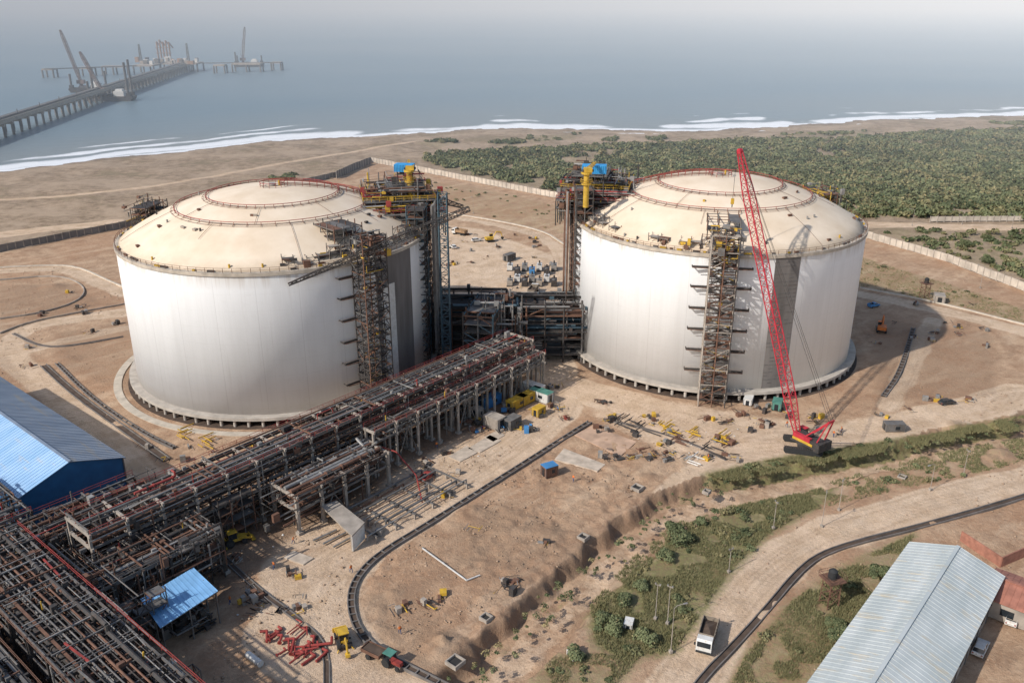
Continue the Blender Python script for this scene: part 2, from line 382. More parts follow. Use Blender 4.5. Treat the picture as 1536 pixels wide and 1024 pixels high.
nt.links.new(nb, bp.inputs['Height']); nt.links.new(bp.outputs[0], b.inputs['Normal'])
np_mesh('sea', V, 4, wm, {'sd': np.stack([SO/1000, SO*0, SO*0, SO*0+1], -1)}, smooth=True, faces=Fq)

# ---------------------------------------------------------------- foliage
def leafmat(name, c0, c1):
    m, nt, b = newmat(name)
    a = N(nt, 'ShaderNodeAttribute', attribute_name='tone')
    s = N(nt, 'ShaderNodeSeparateColor'); nt.links.new(a.outputs['Color'], s.inputs[0])
    c = mixc(nt, s.outputs[0], c0, c1); c = mixc(nt, s.outputs[1], c, (.30, .24, .12))
    nt.links.new(c, b.inputs['Base Color']); b.inputs['Roughness'].default_value = .8
    b.inputs['Specular IOR Level'].default_value = .2
    return m
M_LEAF = leafmat('foliage', (.05, .066, .03), (.19, .205, .10))
def leaves(name, crowns, K, size, sub=5, parent=None):
    C = np.asarray(crowns, float); n = len(C)
    so_ = rng.normal(size=(n, sub, 3)); so_ /= np.linalg.norm(so_, axis=2, keepdims=True)
    so_ *= .55; so_[:, :, 2] = np.abs(so_[:, :, 2])*.6
    sr = .38+.25*rng.random((n, sub))
    pick = rng.integers(0, sub, (n, K)); ar = np.arange(n)[:, None]
    d = rng.normal(size=(n, K, 3)); d /= np.linalg.norm(d, axis=2, keepdims=True); d[:, :, 2] = np.where(d[:, :, 2] < -.35, -d[:, :, 2], d[:, :, 2])
    r = sr[ar, pick]*(.75+.3*rng.random((n, K)))
    p = so_[ar, pick]+d*r[:, :, None]
    R3 = np.stack([C[:, 3], C[:, 3], C[:, 4]], -1)[:, None, :]
    P = p*R3+C[:, None, :3]+np.array([0, 0, .35])*R3
    nrm = d+rng.normal(size=d.shape)*.5; nrm /= np.linalg.norm(nrm, axis=2, keepdims=True)
    t = np.cross(nrm, rng.normal(size=d.shape)); t /= np.linalg.norm(t, axis=2, keepdims=True); bt = np.cross(nrm, t)
    s = (size*(.6+.8*rng.random((n, K))))[:, :, None]
    q = np.stack([P-t*s-bt*s*.7, P+t*s-bt*s*.5, P+t*s*.8+bt*s*.7, P-t*s*.7+bt*s*.6], 2).reshape(-1, 3)
    tone = np.clip(C[:, 5:6]+.3*(rng.random((n, K))-.5)+.15*(sr[ar, pick]-.5), 0, 1)
    dry = np.where(rng.random((n, K)) < .06, .6, .0)+C[:, 6:7]
    col = np.stack([tone, dry, tone*0, tone*0+1], -1)
    col = np.repeat(col.reshape(-1, 4), 4, axis=0)
    return np_mesh(name, q, 4, M_LEAF, {'tone': col}, parent=parent)
def crowns(pts, rmin, rmax, hk=.6, z0=0, tscale=40, dry=.0):
    n = len(pts); r = rmin+(rmax-rmin)*rng.random(n)**1.6
    tone = .1+.8*vnoise(pts[:, 0], pts[:, 1], tscale, 21)*(.4+.9*rng.random(n))
    return np.stack([pts[:, 0], pts[:, 1], np.full(n, z0)+0., r, r*hk*(.8+.5*rng.random(n)), tone, rng.random(n)**3*dry+0*tone], -1)
fp = sample(FOREST, 15000)
dens = vnoise(fp[:, 0], fp[:, 1], 16, 31)+.4*vnoise(fp[:, 0], fp[:, 1], 6, 32)
keep = dens > np.where(fp[:, 0] < 95, .46, .36)
fp = fp[keep]
leaves('coastal_forest', crowns(fp, 1.7, 4.6, .65, -.3, 25, dry=.7), 52, .64)
sp_ = np.vstack([sample(p, 50) for p in PATCH]+[sample(SCRUBS, 230)])
sp_ = sp_[vnoise(sp_[:, 0], sp_[:, 1], 20, 35) > .35]
leaves('coastal_scrub', crowns(sp_, 1.2, 3.6, .55, -.3, dry=.5), 60, .5)
bp_ = []
for poly, n in ((GA, 150), (GB, 22), (GC, 60), (GD, 60), (GE, 170), (GF, 18), (GG, 34)):
    s_ = sample(W(poly), n); bp_.append(s_[vnoise(s_[:, 0], s_[:, 1], 7, 36) > .45])
bp_ = np.vstack(bp_)
bp_ = bp_[pdist(bp_[:, 0], bp_[:, 1], creek) > 5]
leaves('low_bushes', crowns(bp_, .4, 1.5, .6, -.2, 8, dry=.8), 110, .16)
bk = smoothline(W([(690, 1030), (790, 940), (880, 860), (960, 790), (1030, 738), (1110, 712), (1240, 686), (1420, 656), (1560, 622)]))
bl = []
for i in range(len(bk)-1):
    a_, b_ = np.array(bk[i]), np.array(bk[i+1]); L = np.linalg.norm(b_-a_); n_ = int(L*1.2)
    for k in range(n_): bl.append(a_+(b_-a_)*random.random()+rng.normal(size=2)*1.3)
leaves('bank_bushes', crowns(np.array(bl), .25, 1.1, .6, -.5, 12, dry=1), 60, .14)
big = np.array([[*G(x, y)[:2], 0, r, r*.8, t, 0] for x, y, r, t in ((1022, 812, 2.6, .5), (1000, 838, 1.8, .6), (940, 905, 1.7, .5), (1010, 795, 1.9, .4), (925, 945, 2.2, .7), (970, 960, 2, .8), (900, 930, 1.6, .6), (1050, 785, 1.4, .5), (960, 880, 1.5, .7), (862, 985, 1.8, .7), (1480, 395, 3, .3), (1450, 370, 3, .4))])
leaves('large_bushes', big, 1200, .15, 7)
gpts = np.vstack([sample(W(g), n) for g, n in ((GA, 11000), (GB, 9000), (GC, 2500), (GE, 6500), (GF, 1600), (GG, 4500))])
gpts = gpts[vnoise(gpts[:, 0], gpts[:, 1], 3.5, 41) > .36]; n = len(gpts)
K = 5; base = np.repeat(gpts, K, 0)+rng.normal(size=(n*K, 2))*.15
ang = rng.random(n*K)*6.28; wv = np.stack([np.cos(ang), np.sin(ang)], -1)*.07; h = .12+.32*rng.random(n*K); le = rng.normal(size=(n*K, 2))*.14
z0 = np.full(n*K, -.2)
T = np.stack([np.column_stack([base-wv, z0]), np.column_stack([base+wv, z0]), np.column_stack([base+le, h])], 1).reshape(-1, 3)
tone = np.repeat(np.clip(.5+.4*rng.random(n*K), 0, 1), 3); dry = np.repeat(np.clip(.1+rng.random(n*K)*.6, 0, 1), 3)
np_mesh('grass', T, 3, M_LEAF, {'tone': np.stack([tone, dry, tone*0, tone*0+1], -1)})
def rubble(name, polys, smin, smax, material, z=-.08):
    P = np.vstack([sample(W(p), n) for p, n in polys]); n = len(P)
    P = P[pdist(P[:, 0], P[:, 1], creek) > 6.5]
    for C in (C1, C2): P = P[np.hypot(P[:, 0]-C.x, P[:, 1]-C.y) > 44]
    P = P[vnoise(P[:, 0], P[:, 1], 6, 71) > .45]; n = len(P)
    s = smin+(smax-smin)*rng.random(n)**5
    o = np.array([[1, 0, 0], [0, 1, 0], [-1, 0, 0], [0, -1, 0], [0, 0, 1], [0, 0, -.4]], float)
    D = o[None]*(.6+.8*rng.random((n, 6, 1)))*s[:, None, None]; D[:, :, 2] *= .6
    a = rng.random(n)*6.28; ca, sa = np.cos(a)[:, None], np.sin(a)[:, None]
    Vx = D[:, :, 0]*ca-D[:, :, 1]*sa+P[:, :1]; Vy = D[:, :, 0]*sa+D[:, :, 1]*ca+P[:, 1:2]; Vz = D[:, :, 2]+z
    Vv = np.stack([Vx, Vy, Vz], -1).reshape(-1, 3)
    fb = np.array([[0, 1, 4], [1, 2, 4], [2, 3, 4], [3, 0, 4], [1, 0, 5], [2, 1, 5], [3, 2, 5], [0, 3, 5]])
    Fv = (fb[None]+(np.arange(n)*6)[:, None, None]).reshape(-1, 3)
    np_mesh(name, Vv, 3, material, faces=Fv)
M_STONE = mat('stone', (.38, .265, .18), .95, 0, .45, .3)
LOT = [(560, 850), (880, 640), (1050, 680), (960, 760), (700, 990), (620, 990), (545, 930)]
YARD = [(150, 1020), (420, 800), (620, 690), (800, 600), (860, 620), (520, 830), (500, 1020)]
rubble('rubble', [(LOT, 3600), (YARD, 3000), ([(860, 560), (1536, 580), (1536, 640), (1060, 700)], 1800), ([(0, 400), (190, 400), (200, 600), (260, 700), (0, 560)], 1500), ([(650, 330), (840, 360), (840, 560), (780, 580)], 900), ([(1050, 740), (1536, 650), (1536, 1000), (1000, 1020)], 1500)], .06, .38, M_STONE)
rubble('construction_debris', [([(620, 560), (880, 540), (870, 600), (740, 690), (600, 720)], 130), (YARD, 170), ([(900, 620), (1110, 640), (1100, 690), (1000, 690)], 90)], .08, .35, M_WHITE)

def tree(x, y, r, h):
    p = G(x, y); e = empty('broadleaf_tree', p)
    mb = MB(); mb.cyl((0, 0, -.2), (.1, .05, h*.45), .22, 0, 8, .14)
    cr = []
    for i in range(7):
        a = i*2.4; q = Vector((math.cos(a)*r*.5, math.sin(a)*r*.5, h*(.55+.1*(i % 3)))); mb.cyl((.1, .05, h*(.3+.02*i)), q, .09, 0, 6, .03)
        cr.append([q.x, q.y, q.z-.15*r, r*.55, r*.45, .3+.3*random.random(), 0])
    cr.append([0, 0, h*.62, r*.6, r*.5, .5, 0])
    mb.obj('trunk_and_limbs', [M_WOOD], e); leaves('crown', cr, 900, .13, 6, parent=e)
tree(1322, 880, 2.6, 4.2); tree(1262, 975, 2.5, 4.4); tree(1250, 950, 1.6, 3.2)

# ---------------------------------------------------------------- structural helpers
def scaffold(mb, o, ax, nx, ny, nz, dx, dy, dz, w=.12, m=6, deck=1, mats=None, brace=True):
    a = Vector((ax[0], ax[1], 0)).normalized(); b = Vector((-a.y, a.x, 0)); o = Vector(o)
    mats = mats or [m]
    P = lambda i, j, k: o+a*dx*i+b*dy*j+Vector((0, 0, dz*k))
    for i in range(nx+1):
        for j in range(ny+1): mb.beam(P(i, j, 0), P(i, j, nz)+Vector((0, 0, random.random()*dz*.6)), w*1.2, random.choice(mats))
    for k in range(1, nz+1):
        for i in range(nx+1): mb.beam(P(i, 0, k), P(i, ny, k), w, random.choice(mats))
        for j in range(ny+1): mb.beam(P(0, j, k), P(nx, j, k), w, random.choice(mats))
        if deck and k % deck == 0:
            for i in range(nx):
                if random.random() < .7: mb.box((P(i, 0, k)+P(i+1, ny, k))/2+Vector((0, 0, .08)), (dx*.95, dy*ny*.9, .06), random.choice(mats), a)
        if brace:
            for j in (0, ny):
                i = random.randrange(nx); mb.beam(P(i, j, k-1), P(i+1, j, k), w*.8, random.choice(mats))
            for i in (0, nx):
                j = random.randrange(ny); mb.beam(P(i, j, k-1), P(i, j+1, k), w*.8, random.choice(mats))
def stairtower(mb, c, ax, wx, wy, z1, mats=(6,), w=.16, dz=2.0):
    a = Vector((ax[0], ax[1], 0)).normalized(); b = Vector((-a.y, a.x, 0)); c = Vector(c)
    o = c-a*wx/2-b*wy/2; nz = int(z1/dz)
    scaffold(mb, o, a, 2, 2, nz, wx/2, wy/2, dz, w, mats=list(mats), deck=0)
    for k in range(nz):
        z = k*dz; s = 1 if k % 2 else -1
        y0 = b*(wy*.22*s); p = c+y0-a*wx*.4*s+Vector((0, 0, z)); q = c+y0+a*wx*.4*s+Vector((0, 0, z+dz))
        mb.beam(p, q, .9, random.choice(mats), .12)
        mb.beam(p+Vector((0, 0, 1)), q+Vector((0, 0, 1)), .08, 4 if random.random() < .6 else mats[0])
        mb.box(c+a*wx*.42*s+Vector((0, 0, z+dz)), (wx*.14, wy*.9, .1), random.choice(mats), a)
        if random.random() < .5: mb.box(c+a*random.uniform(-2, 2)+b*random.uniform(-1.5, 1.5)+Vector((0, 0, z+dz+.4)), (random.uniform(.4, 1.2), .5, random.uniform(.3, .9)), random.choice((6, 1, 4, 5)), a)
def lattice(mb, p, q, w0, w1, m, n, chord=.14, lace=.08, wmid=None):
    p = Vector(p); q = Vector(q); d = (q-p).normalized()
    up = Vector((0, 0, 1)) if abs(d.z) < .98 else Vector((0, 1, 0))
    r = d.cross(up).normalized(); u = r.cross(d)
    def width(t):
        if wmid is None: return w0+(w1-w0)*t
        if t < .12: return w0+(wmid-w0)*t/.12
        if t > .85: return wmid+(w1-wmid)*(t-.85)/.15
        return wmid
    def ring(t):
        w = width(t)/2; c = p+(q-p)*t
        return [c+r*w+u*w, c-r*w+u*w, c-r*w-u*w, c+r*w-u*w]
    prev = ring(0)
    for i in range(1, n+1):
        cur = ring(i/n)
        for k in range(4):
            mb.beam(prev[k], cur[k], chord, m); mb.beam(cur[k], cur[(k+1) % 4], lace, m)
            if i % 2: mb.beam(prev[k], cur[(k+1) % 4], lace, m)
            else: mb.beam(prev[(k+1) % 4], cur[k], lace, m)
        prev = cur
def handrail(mb, pts, m=4, h=1.1, step=2.0, w=.07):
    for i in range(len(pts)-1):
        p, q = Vector(pts[i]), Vector(pts[i+1]); L = (q-p).length; n = max(1, int(L/step))
        for k in range(n+1):
            c = p+(q-p)*k/n; mb.beam(c, c+Vector((0, 0, h)), w, m)
        for z in (h*.5, h): mb.beam(p+Vector((0, 0, z)), q+Vector((0, 0, z)), w, m)
def clutter(mb, c, ax, d, n, mats, rmin=.08, rmax=.35):
    a = Vector((ax[0], ax[1], 0)).normalized(); b = Vector((-a.y, a.x, 0)); c = Vector(c); z = Vector((0, 0, 1))
    dirs = [a, b, z]
    for _ in range(n):
        p = c+a*d[0]*(random.random()-.5)+b*d[1]*(random.random()-.5)+z*d[2]*random.random()
        r = rmin+(rmax-rmin)*random.random()**2; m = random.choice(mats)
        for s_ in range(random.randint(1, 3)):
            k = random.choices((0, 1, 2), (d[0], d[1], d[2]*1.2))[0]
            L = (random.random()*.5+.15)*d[k]*random.choice((-1, 1))
            q = p+dirs[k]*L
            rel = q-c
            if abs(rel.dot(a)) > d[0]*.55 or abs(rel.dot(b)) > d[1]*.55 or rel.z < 0 or rel.z > d[2]*1.1: continue
            mb.cyl(p, q, r, m, 6); p = q
        if random.random() < .18: mb.box(p, (random.uniform(.6, 1.6), random.uniform(.5, 1.2), random.uniform(.5, 1.8)), m, a)
def rack(name, s0, s1, b0, b1, levels, bay=6.0, along='a', wcol=.45, colm=5, seed=1, pm=(2, 1, 3, 0, 0, 1), braces=True, rails=True, rset=(.06, .08, .11, .14, .18, .25, .33), dens=.8, portal=0.0, clut=1.0):
    random.seed(seed); mb = MB()
    f = (lambda s, t, z: AB(s, t, z)) if along == 'a' else (lambda s, t, z: AB(t, s, z))
    ld = AX if along == 'a' else BX
    nb = max(1, round((s1-s0)/bay)); top = levels[-1]
    for i in range(nb+1):
        s = s0+(s1-s0)*i/nb
        for t in (b0, b1): mb.beam(f(s, t, -.2), f(s, t, top), wcol, colm); mb.box(f(s, t, .2), (1.1, 1.1, .6), 5, AX)
        if b1-b0 > 8.5: mb.beam(f(s, (b0+b1)/2, -.2), f(s, (b0+b1)/2, top), wcol*.8, colm)
        for z in levels: mb.beam(f(s, b0-.6, z), f(s, b1+.6, z), .4, colm, .55)
        hz = top+.95
        if random.random() < portal:
            for t in (b0, b1): mb.beam(f(s, t, top), f(s, t, hz), .18, 0)
            mb.beam(f(s, b0-.3, hz), f(s, b1+.3, hz), .22, random.choice((0, 1)), .25)
        if i < nb:
            s2 = s0+(s1-s0)*(i+1)/nb; sm = (s+s2)/2
            for z in levels:
                for t in (b0, b1): mb.beam(f(s, t, z-.02), f(s2, t, z-.02), .25, 0, .45)
                for q in (.33, .66): mb.beam(f(s+(s2-s)*q, b0, z+.03), f(s+(s2-s)*q, b1, z+.03), .2, random.choice((0, 1, 6)), .28)
            if braces and i % 3 == 1:
                for t in (b0, b1): mb.beam(f(s, t, 0), f(sm, t, levels[0]), .2, 0); mb.beam(f(s2, t, 0), f(sm, t, levels[0]), .2, 0)
            if len(levels) > 1 and i % 2:
                for t in (b0, b1): mb.beam(f(s, t, levels[0]), f(s2, t, levels[1]), .16, 6)
    for li, z in enumerate(levels):
        t = b0+.5
        while t < b1-.4:
            r = random.choice(rset); m = random.choice(pm)
            if random.random() < dens:
                nseg = random.choice((1, 1, 2, 3)) if s1-s0 > 15 else 1; e0 = s0+(random.random()*.25*(s1-s0) if random.random() < .4 else 0)
                cuts = sorted([e0]+[random.uniform(e0, s1) for _ in range(nseg-1)]+[s1-(random.random()*.25*(s1-s0) if random.random() < .4 else 0)])
                for a0, a1 in zip(cuts[:-1], cuts[1:]):
                    if random.random() < .12 and nseg > 1: continue
                    zz = z+.3+r
                    if random.random() < .2 and r > .09 and a1-a0 > 14:
                        mid = a0+(a1-a0)*random.uniform(.3, .7)
                        mb.tube([f(a0, t, zz), f(mid-2, t, zz), f(mid-2, t, zz+1.2), f(mid+2, t, zz+1.2), f(mid+2, t, zz), f(a1, t, zz)], r, m, 8)
                    else: mb.cyl(f(a0, t, zz), f(a1-.3, t, zz), r, m, 8)
                    if random.random() < .4: mb.tube([f(a1-.3, t, zz), f(a1-.3, t, zz+random.choice((-1.5, .9))), f(a1-.3, random.uniform(b0, b1), zz+.9)], r*.8, m, 6)
                    for _ in range(3):
                        e = random.uniform(a0, a1); mb.cyl(f(e, t, zz), f(e+.3, t, zz), r*1.5, random.choice((0, m, 6)), 8)
            elif random.random() < .5:
                mb.box(f((s0+s1)/2, t, z+.35), ((s1-s0), .4, .12), random.choice((0, 1, 6)), ld)
            t += r+.3+random.random()*.6
    if rails:
        for t in (b0-.6, b1+.6): handrail(mb, [f(s0, t, top+.25), f(s1, t, top+.25)], random.choice((3, 0, 1)), 1.0, 3)
    for _ in range(int((s1-s0)*(b1-b0)*.11*clut)):
        s = random.uniform(s0, s1); t = random.uniform(b0, b1); z = random.choice(levels)
        k = random.random()
        if k < .35: mb.box(f(s, t, z+.7), (random.uniform(.3, 1.1), random.uniform(.3, .8), random.uniform(.3, 1.0)), random.choice((0, 2, 6, 1)), AX)
        elif k < .6: mb.cyl(f(s, t, z), f(s, t, z+random.uniform(.8, 1.8)), random.uniform(.05, .15), random.choice((2, 3, 0, 4, 1)), 6)
        elif k < .8: mb.beam(f(s, b0+.2, z+.8), f(s, b1-.2, z+.8), random.choice((.12, .2)), random.choice((0, 1, 2)))
        else: mb.beam(f(s, t, z+.75), f(min(s1, s+random.uniform(2, 7)), t+random.uniform(-.5, .5), z+.75), random.choice((.1, .16, .24)), random.choice((0, 1, 2, 3, 5)))
    for _ in range(int(nb*3*clut)):
        s = random.uniform(s0, s1); t = random.choice((b0-.4, b1+.4, (b0+b1)/2)); z = random.choice(levels)
        mb.cyl(f(s, t, random.uniform(.1, z*.6)), f(s, t, z), random.choice((.06, .1, .14)), random.choice((0, 2, 1, 6)), 6)
    return mb.obj(name, STEELS)

# ---------------------------------------------------------------- tanks
def wallmat():
    m, nt, b = newmat('painted_tank_concrete')
    tc = N(nt, 'ShaderNodeTexCoord'); sx_ = N(nt, 'ShaderNodeSeparateXYZ'); nt.links.new(tc.outputs['Object'], sx_.inputs[0])
    an = mth(nt, 'ARCTAN2', sx_.outputs[1], sx_.outputs[0])
    cb = N(nt, 'ShaderNodeCombineXYZ')
    nt.links.new(mth(nt, 'MULTIPLY', an, 40), cb.inputs[0]); nt.links.new(sx_.outputs[2], cb.inputs[1])
    s = noise(nt, .55, 5, cb.outputs[0], (1, .03, 1), rough=.72)
    s2 = noise(nt, .08, 4, cb.outputs[0], (1, .35, 1)); s3 = noise(nt, .6, 5, cb.outputs[0], rough=.7)
    c = mixc(nt, mth(nt, 'MULTIPLY_ADD', s, 2.4, -.7, clamp=True), (.79, .78, .76), (.88, .87, .855))
    c = mixc(nt, mth(nt, 'MULTIPLY', mth(nt, 'MULTIPLY_ADD', s2, 4, -1.9, clamp=True), .45), c, (.70, .69, .675))
    c = mixc(nt, mth(nt, 'MULTIPLY', mth(nt, 'MULTIPLY_ADD', s3, 5, -2.7, clamp=True), .2), c, (.66, .63, .59))
    drip = mth(nt, 'MULTIPLY_ADD', s, 8, -4.6, clamp=True)
    c = mixc(nt, mth(nt, 'MULTIPLY', drip, .3), c, (.50, .46, .41))
    vj = mth(nt, 'FRACT', mth(nt, 'MULTIPLY_ADD', an, 40/9.7, 20)); vj = mth(nt, 'LESS_THAN', vj, .014)
    lj = mth(nt, 'FRACT', mth(nt, 'MULTIPLY', sx_.outputs[2], 1/4.1)); lj = mth(nt, 'LESS_THAN', lj, .025)
    c = mixc(nt, mth(nt, 'MAXIMUM', mth(nt, 'MULTIPLY', vj, .22), mth(nt, 'MULTIPLY', mth(nt, 'MULTIPLY', lj, s3), .12)), c, (.36, .33, .30))
    zt = mth(nt, 'MULTIPLY_ADD', sx_.outputs[2], 1/4.0, -33.8/4.0, clamp=True)
    k = mth(nt, 'MULTIPLY', zt, mth(nt, 'MULTIPLY_ADD', s, 4, -1.5, clamp=True))
    c = mixc(nt, mth(nt, 'MULTIPLY', k, .8), c, (.42, .34, .25))
    zb = mth(nt, 'MULTIPLY_ADD', sx_.outputs[2], -1/4.0, 5.6/4.0, clamp=True)
    c = mixc(nt, mth(nt, 'MULTIPLY', mth(nt, 'MULTIPLY', zb, mth(nt, 'ADD', s3, .3)), .6), c, (.5, .42, .33))
    nt.links.new(c, b.inputs['Base Color']); b.inputs['Roughness'].default_value = .7
    return m
def domemat():
    m, nt, b = newmat('dome_concrete')
    n1 = noise(nt, .12, 5, rough=.6); n2 = noise(nt, 1.2, 5, rough=.7)
    c = mixc(nt, mth(nt, 'MULTIPLY_ADD', n1, 3, -1, clamp=True), (.64, .505, .36), (.75, .62, .475))
    c = mixc(nt, mth(nt, 'MULTIPLY', mth(nt, 'MULTIPLY_ADD', n2, 5, -2.9, clamp=True), .3), c, (.5, .39, .28))
    tc = N(nt, 'ShaderNodeTexCoord'); sx_ = N(nt, 'ShaderNodeSeparateXYZ'); nt.links.new(tc.outputs['Object'], sx_.inputs[0])
    rr = mth(nt, 'SQRT', mth(nt, 'ADD', mth(nt, 'MULTIPLY', sx_.outputs[0], sx_.outputs[0]), mth(nt, 'MULTIPLY', sx_.outputs[1], sx_.outputs[1])))
    e = mth(nt, 'MULTIPLY_ADD', rr, 1/4.0, -35.6/4.0, clamp=True)
    n3 = noise(nt, .5, 5, rough=.7)
    c = mixc(nt, mth(nt, 'MULTIPLY', mth(nt, 'MULTIPLY', e, n3), 1.1, clamp=True), c, (.36, .27, .18))
    nt.links.new(c, b.inputs['Base Color']); b.inputs['Roughness'].default_value = .85
    return m
M_WALL = wallmat(); M_DOME = domemat()
DR = (39.3**2+11.6**2)/(2*11.6)
def domez(r): return 38.15+11.6-(DR-math.sqrt(max(0, DR*DR-r*r)))
def revolve(mb, prof, n, m=0):
    o = len(mb.v); k = len(prof)
    for i in range(n):
        a = 2*math.pi*i/n
        for r, z in prof: mb.v.append((r*math.cos(a), r*math.sin(a), z))
    for i in range(n):
        j = (i+1) % n
        for q in range(k-1): mb.f.append([o+i*k+q, o+j*k+q, o+j*k+q+1, o+i*k+q+1]); mb.m.append(m)
def arcpanel(mb, a0, a1, r, z0, z1, m=0, n=8, th=.06):
    for i in range(n):
        p = a0+(a1-a0)*i/n; q = a0+(a1-a0)*(i+1)/n
        P = [(c_*math.cos(t), c_*math.sin(t), z) for z in (z0, z1) for c_, t in ((r-.2, p), (r+th, p), (r+th, q), (r-.2, q))]
        mb.add(P, MB.BF, m)
def face_angle(C, x, y, r=TR):
    g = G(x, y); d = Vector((g.x, g.y)).normalized(); c = Vector((C.x, C.y)); bq = d.dot(c); disc = r*r-(c.length_squared-bq*bq)
    t = bq-math.sqrt(max(0, disc)); h = d*t-c; return math.atan2(h.y, h.x)
def tank(C, kind):
    e = empty('lng_storage_tank', C)
    mb = MB(); revolve(mb, [(39.0, 2.5), (TR, 2.5), (TR, 37.2)], 160)
    mb.obj('concrete_wall', [M_WALL], e, True)
    mb = MB(); revolve(mb, [(TR-.01, 37.2), (TR+.35, 37.2), (TR+.35, TH), (39.1, TH), (39.1, 37.0)], 160)
    mb.obj('ring_beam', [mat('stained_ring_beam', (.46, .39, .31), .85, 0, .35, .4)], e)
    mb = MB(); prof = [(39.2, 37.9)]+[(39.2*(1-i/16), domez(39.2*(1-i/16))) for i in range(17)]
    revolve(mb, prof, 144); mb.obj('dome_roof', [M_DOME], e, True)
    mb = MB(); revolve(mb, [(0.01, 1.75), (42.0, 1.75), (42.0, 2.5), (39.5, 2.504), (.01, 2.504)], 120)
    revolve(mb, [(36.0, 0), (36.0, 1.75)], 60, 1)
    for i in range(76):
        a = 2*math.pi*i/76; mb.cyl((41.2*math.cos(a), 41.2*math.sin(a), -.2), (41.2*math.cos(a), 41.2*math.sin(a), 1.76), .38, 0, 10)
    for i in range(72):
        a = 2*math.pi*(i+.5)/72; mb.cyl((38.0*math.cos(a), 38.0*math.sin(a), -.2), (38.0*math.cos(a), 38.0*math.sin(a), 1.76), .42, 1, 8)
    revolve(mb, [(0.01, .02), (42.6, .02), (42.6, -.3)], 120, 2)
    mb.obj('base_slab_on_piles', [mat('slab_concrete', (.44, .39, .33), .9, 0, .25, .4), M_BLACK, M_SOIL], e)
    if kind == 1:
        mb = MB(); n = 100
        for i in range(n):
            a = rad(150)+rad(170)*i/n; a2 = rad(150)+rad(170)*(i+1)/n
            P = [(r*math.cos(t), r*math.sin(t), z) for z in (-.2, .14) for r, t in ((44.2, a), (46.2, a), (46.2, a2), (44.2, a2))]
            mb.add(P, MB.BF, 0)
        mb.obj('concrete_apron', [mat('pale_concrete', (.50, .43, .34), .9, 0, .25, .4)], e)
    random.seed(20+kind); mb = MB()
    def ring(r, z, m, w=.2, n=96, a0=0, a1=2*math.pi):
        pr = None
        for i in range(n+1):
            a = a0+(a1-a0)*i/n; p = Vector((r*math.cos(a), r*math.sin(a), z))
            if pr: mb.cyl(pr, p, w, m, 5, caps=False)
            pr = p
    for r in (25, 17.0):
        z = domez(r); ring(r, z+.75, 3, .09); ring(r+.9, domez(r+.9)+.3, 1, .05); ring(r, z+.2, 1, .07)
        for i in range(48):
            a = 2*math.pi*i/48; c_, s_ = math.cos(a), math.sin(a)
            mb.beam((r*c_, r*s_, z-.1), (r*c_, r*s_, z+.8), .09, 3)
            mb.beam((r*c_, r*s_, z+.2), ((r+1)*c_, (r+1)*s_, domez(r+1)+.25), .08, 1)
    A0, A1 = (rad(20), rad(130)) if kind == 1 else (rad(60), rad(190))
    ring(33, domez(33)+.6, 3, .09, 40, A0, A1); ring(35, domez(35)+.8, 3, .11, 40, A0, A1)
    for i in range(24):
        a = A0+(A1-A0)*i/24
        for r in (33, 35): mb.beam((r*math.cos(a), r*math.sin(a), domez(r)-.1), (r*math.cos(a), r*math.sin(a), domez(r)+.8), .1, 3)
    for i in range(16):
        a = 2*math.pi*(i+.3*random.random())/16; r0, r1 = (25.2, 38.6) if i % 2 else (17.2, 25)
        if i % 4 == 3: r1 = 31
        pr = None
        for k in range(7):
            r = r0+(r1-r0)*k/6; p = Vector((r*math.cos(a), r*math.sin(a), domez(r)+.3))
            if pr: mb.cyl(pr, p, .045, 1, 5, caps=False)
            pr = p
    aw = rad(15) if kind == 1 else rad(165)
    dirw = Vector((math.cos(aw), math.sin(aw), 0)); sd = Vector((-dirw.y, dirw.x, 0))
    for sgn in (-1, 1):
        pr = None
        for k in range(15):
            r = 2+k*1.9; p = dirw*r+sd*sgn*.9; p.z = domez(r)+1.4
            mb.beam(p-Vector((0, 0, 1.4)), p, .08, 3)
            if pr: mb.beam(pr, p, .1, 3); mb.beam(pr-Vector((0, 0, .9)), p-Vector((0, 0, .9)), .2, 1)
            pr = p
    ring(3.2, domez(0)+1.1, 3, .08, 24); ring(3.2, domez(0)+.5, 1, .08, 24)
    for i in range(12):
        a = i*math.pi/6; mb.beam((3.2*math.cos(a), 3.2*math.sin(a), domez(0)-.3), (3.2*math.cos(a), 3.2*math.sin(a), domez(0)+1.1), .08, 3)
    mb.cyl((0, 0, domez(0)-.3), (0, 0, domez(0)+.7), .9, 2, 16); mb.cyl((1.6, .8, domez(0)-.3), (1.6, .8, domez(0)+1.3), .25, 4, 8)
    for i in range(44):
        a = random.random()*6.28; r = random.choice((36.5, 37.5, 38.2, 38.2, 30, 28, 21)); x_, y_ = r*math.cos(a), r*math.sin(a); z = domez(r)
        if random.random() < .4: mb.cyl((x_, y_, z-.2), (x_, y_, z+.7), .25, random.choice((4, 2, 6)), 8)
        else: mb.box((x_, y_, z+.2), (random.uniform(.5, 1.8), random.uniform(.3, .9), .5), random.choice((1, 4, 1, 6, 5)), (math.cos(a+1.5), math.sin(a+1.5)))
    mb.obj('roof_pipe_rings', STEELS, e)
    mb = MB(); n = 120
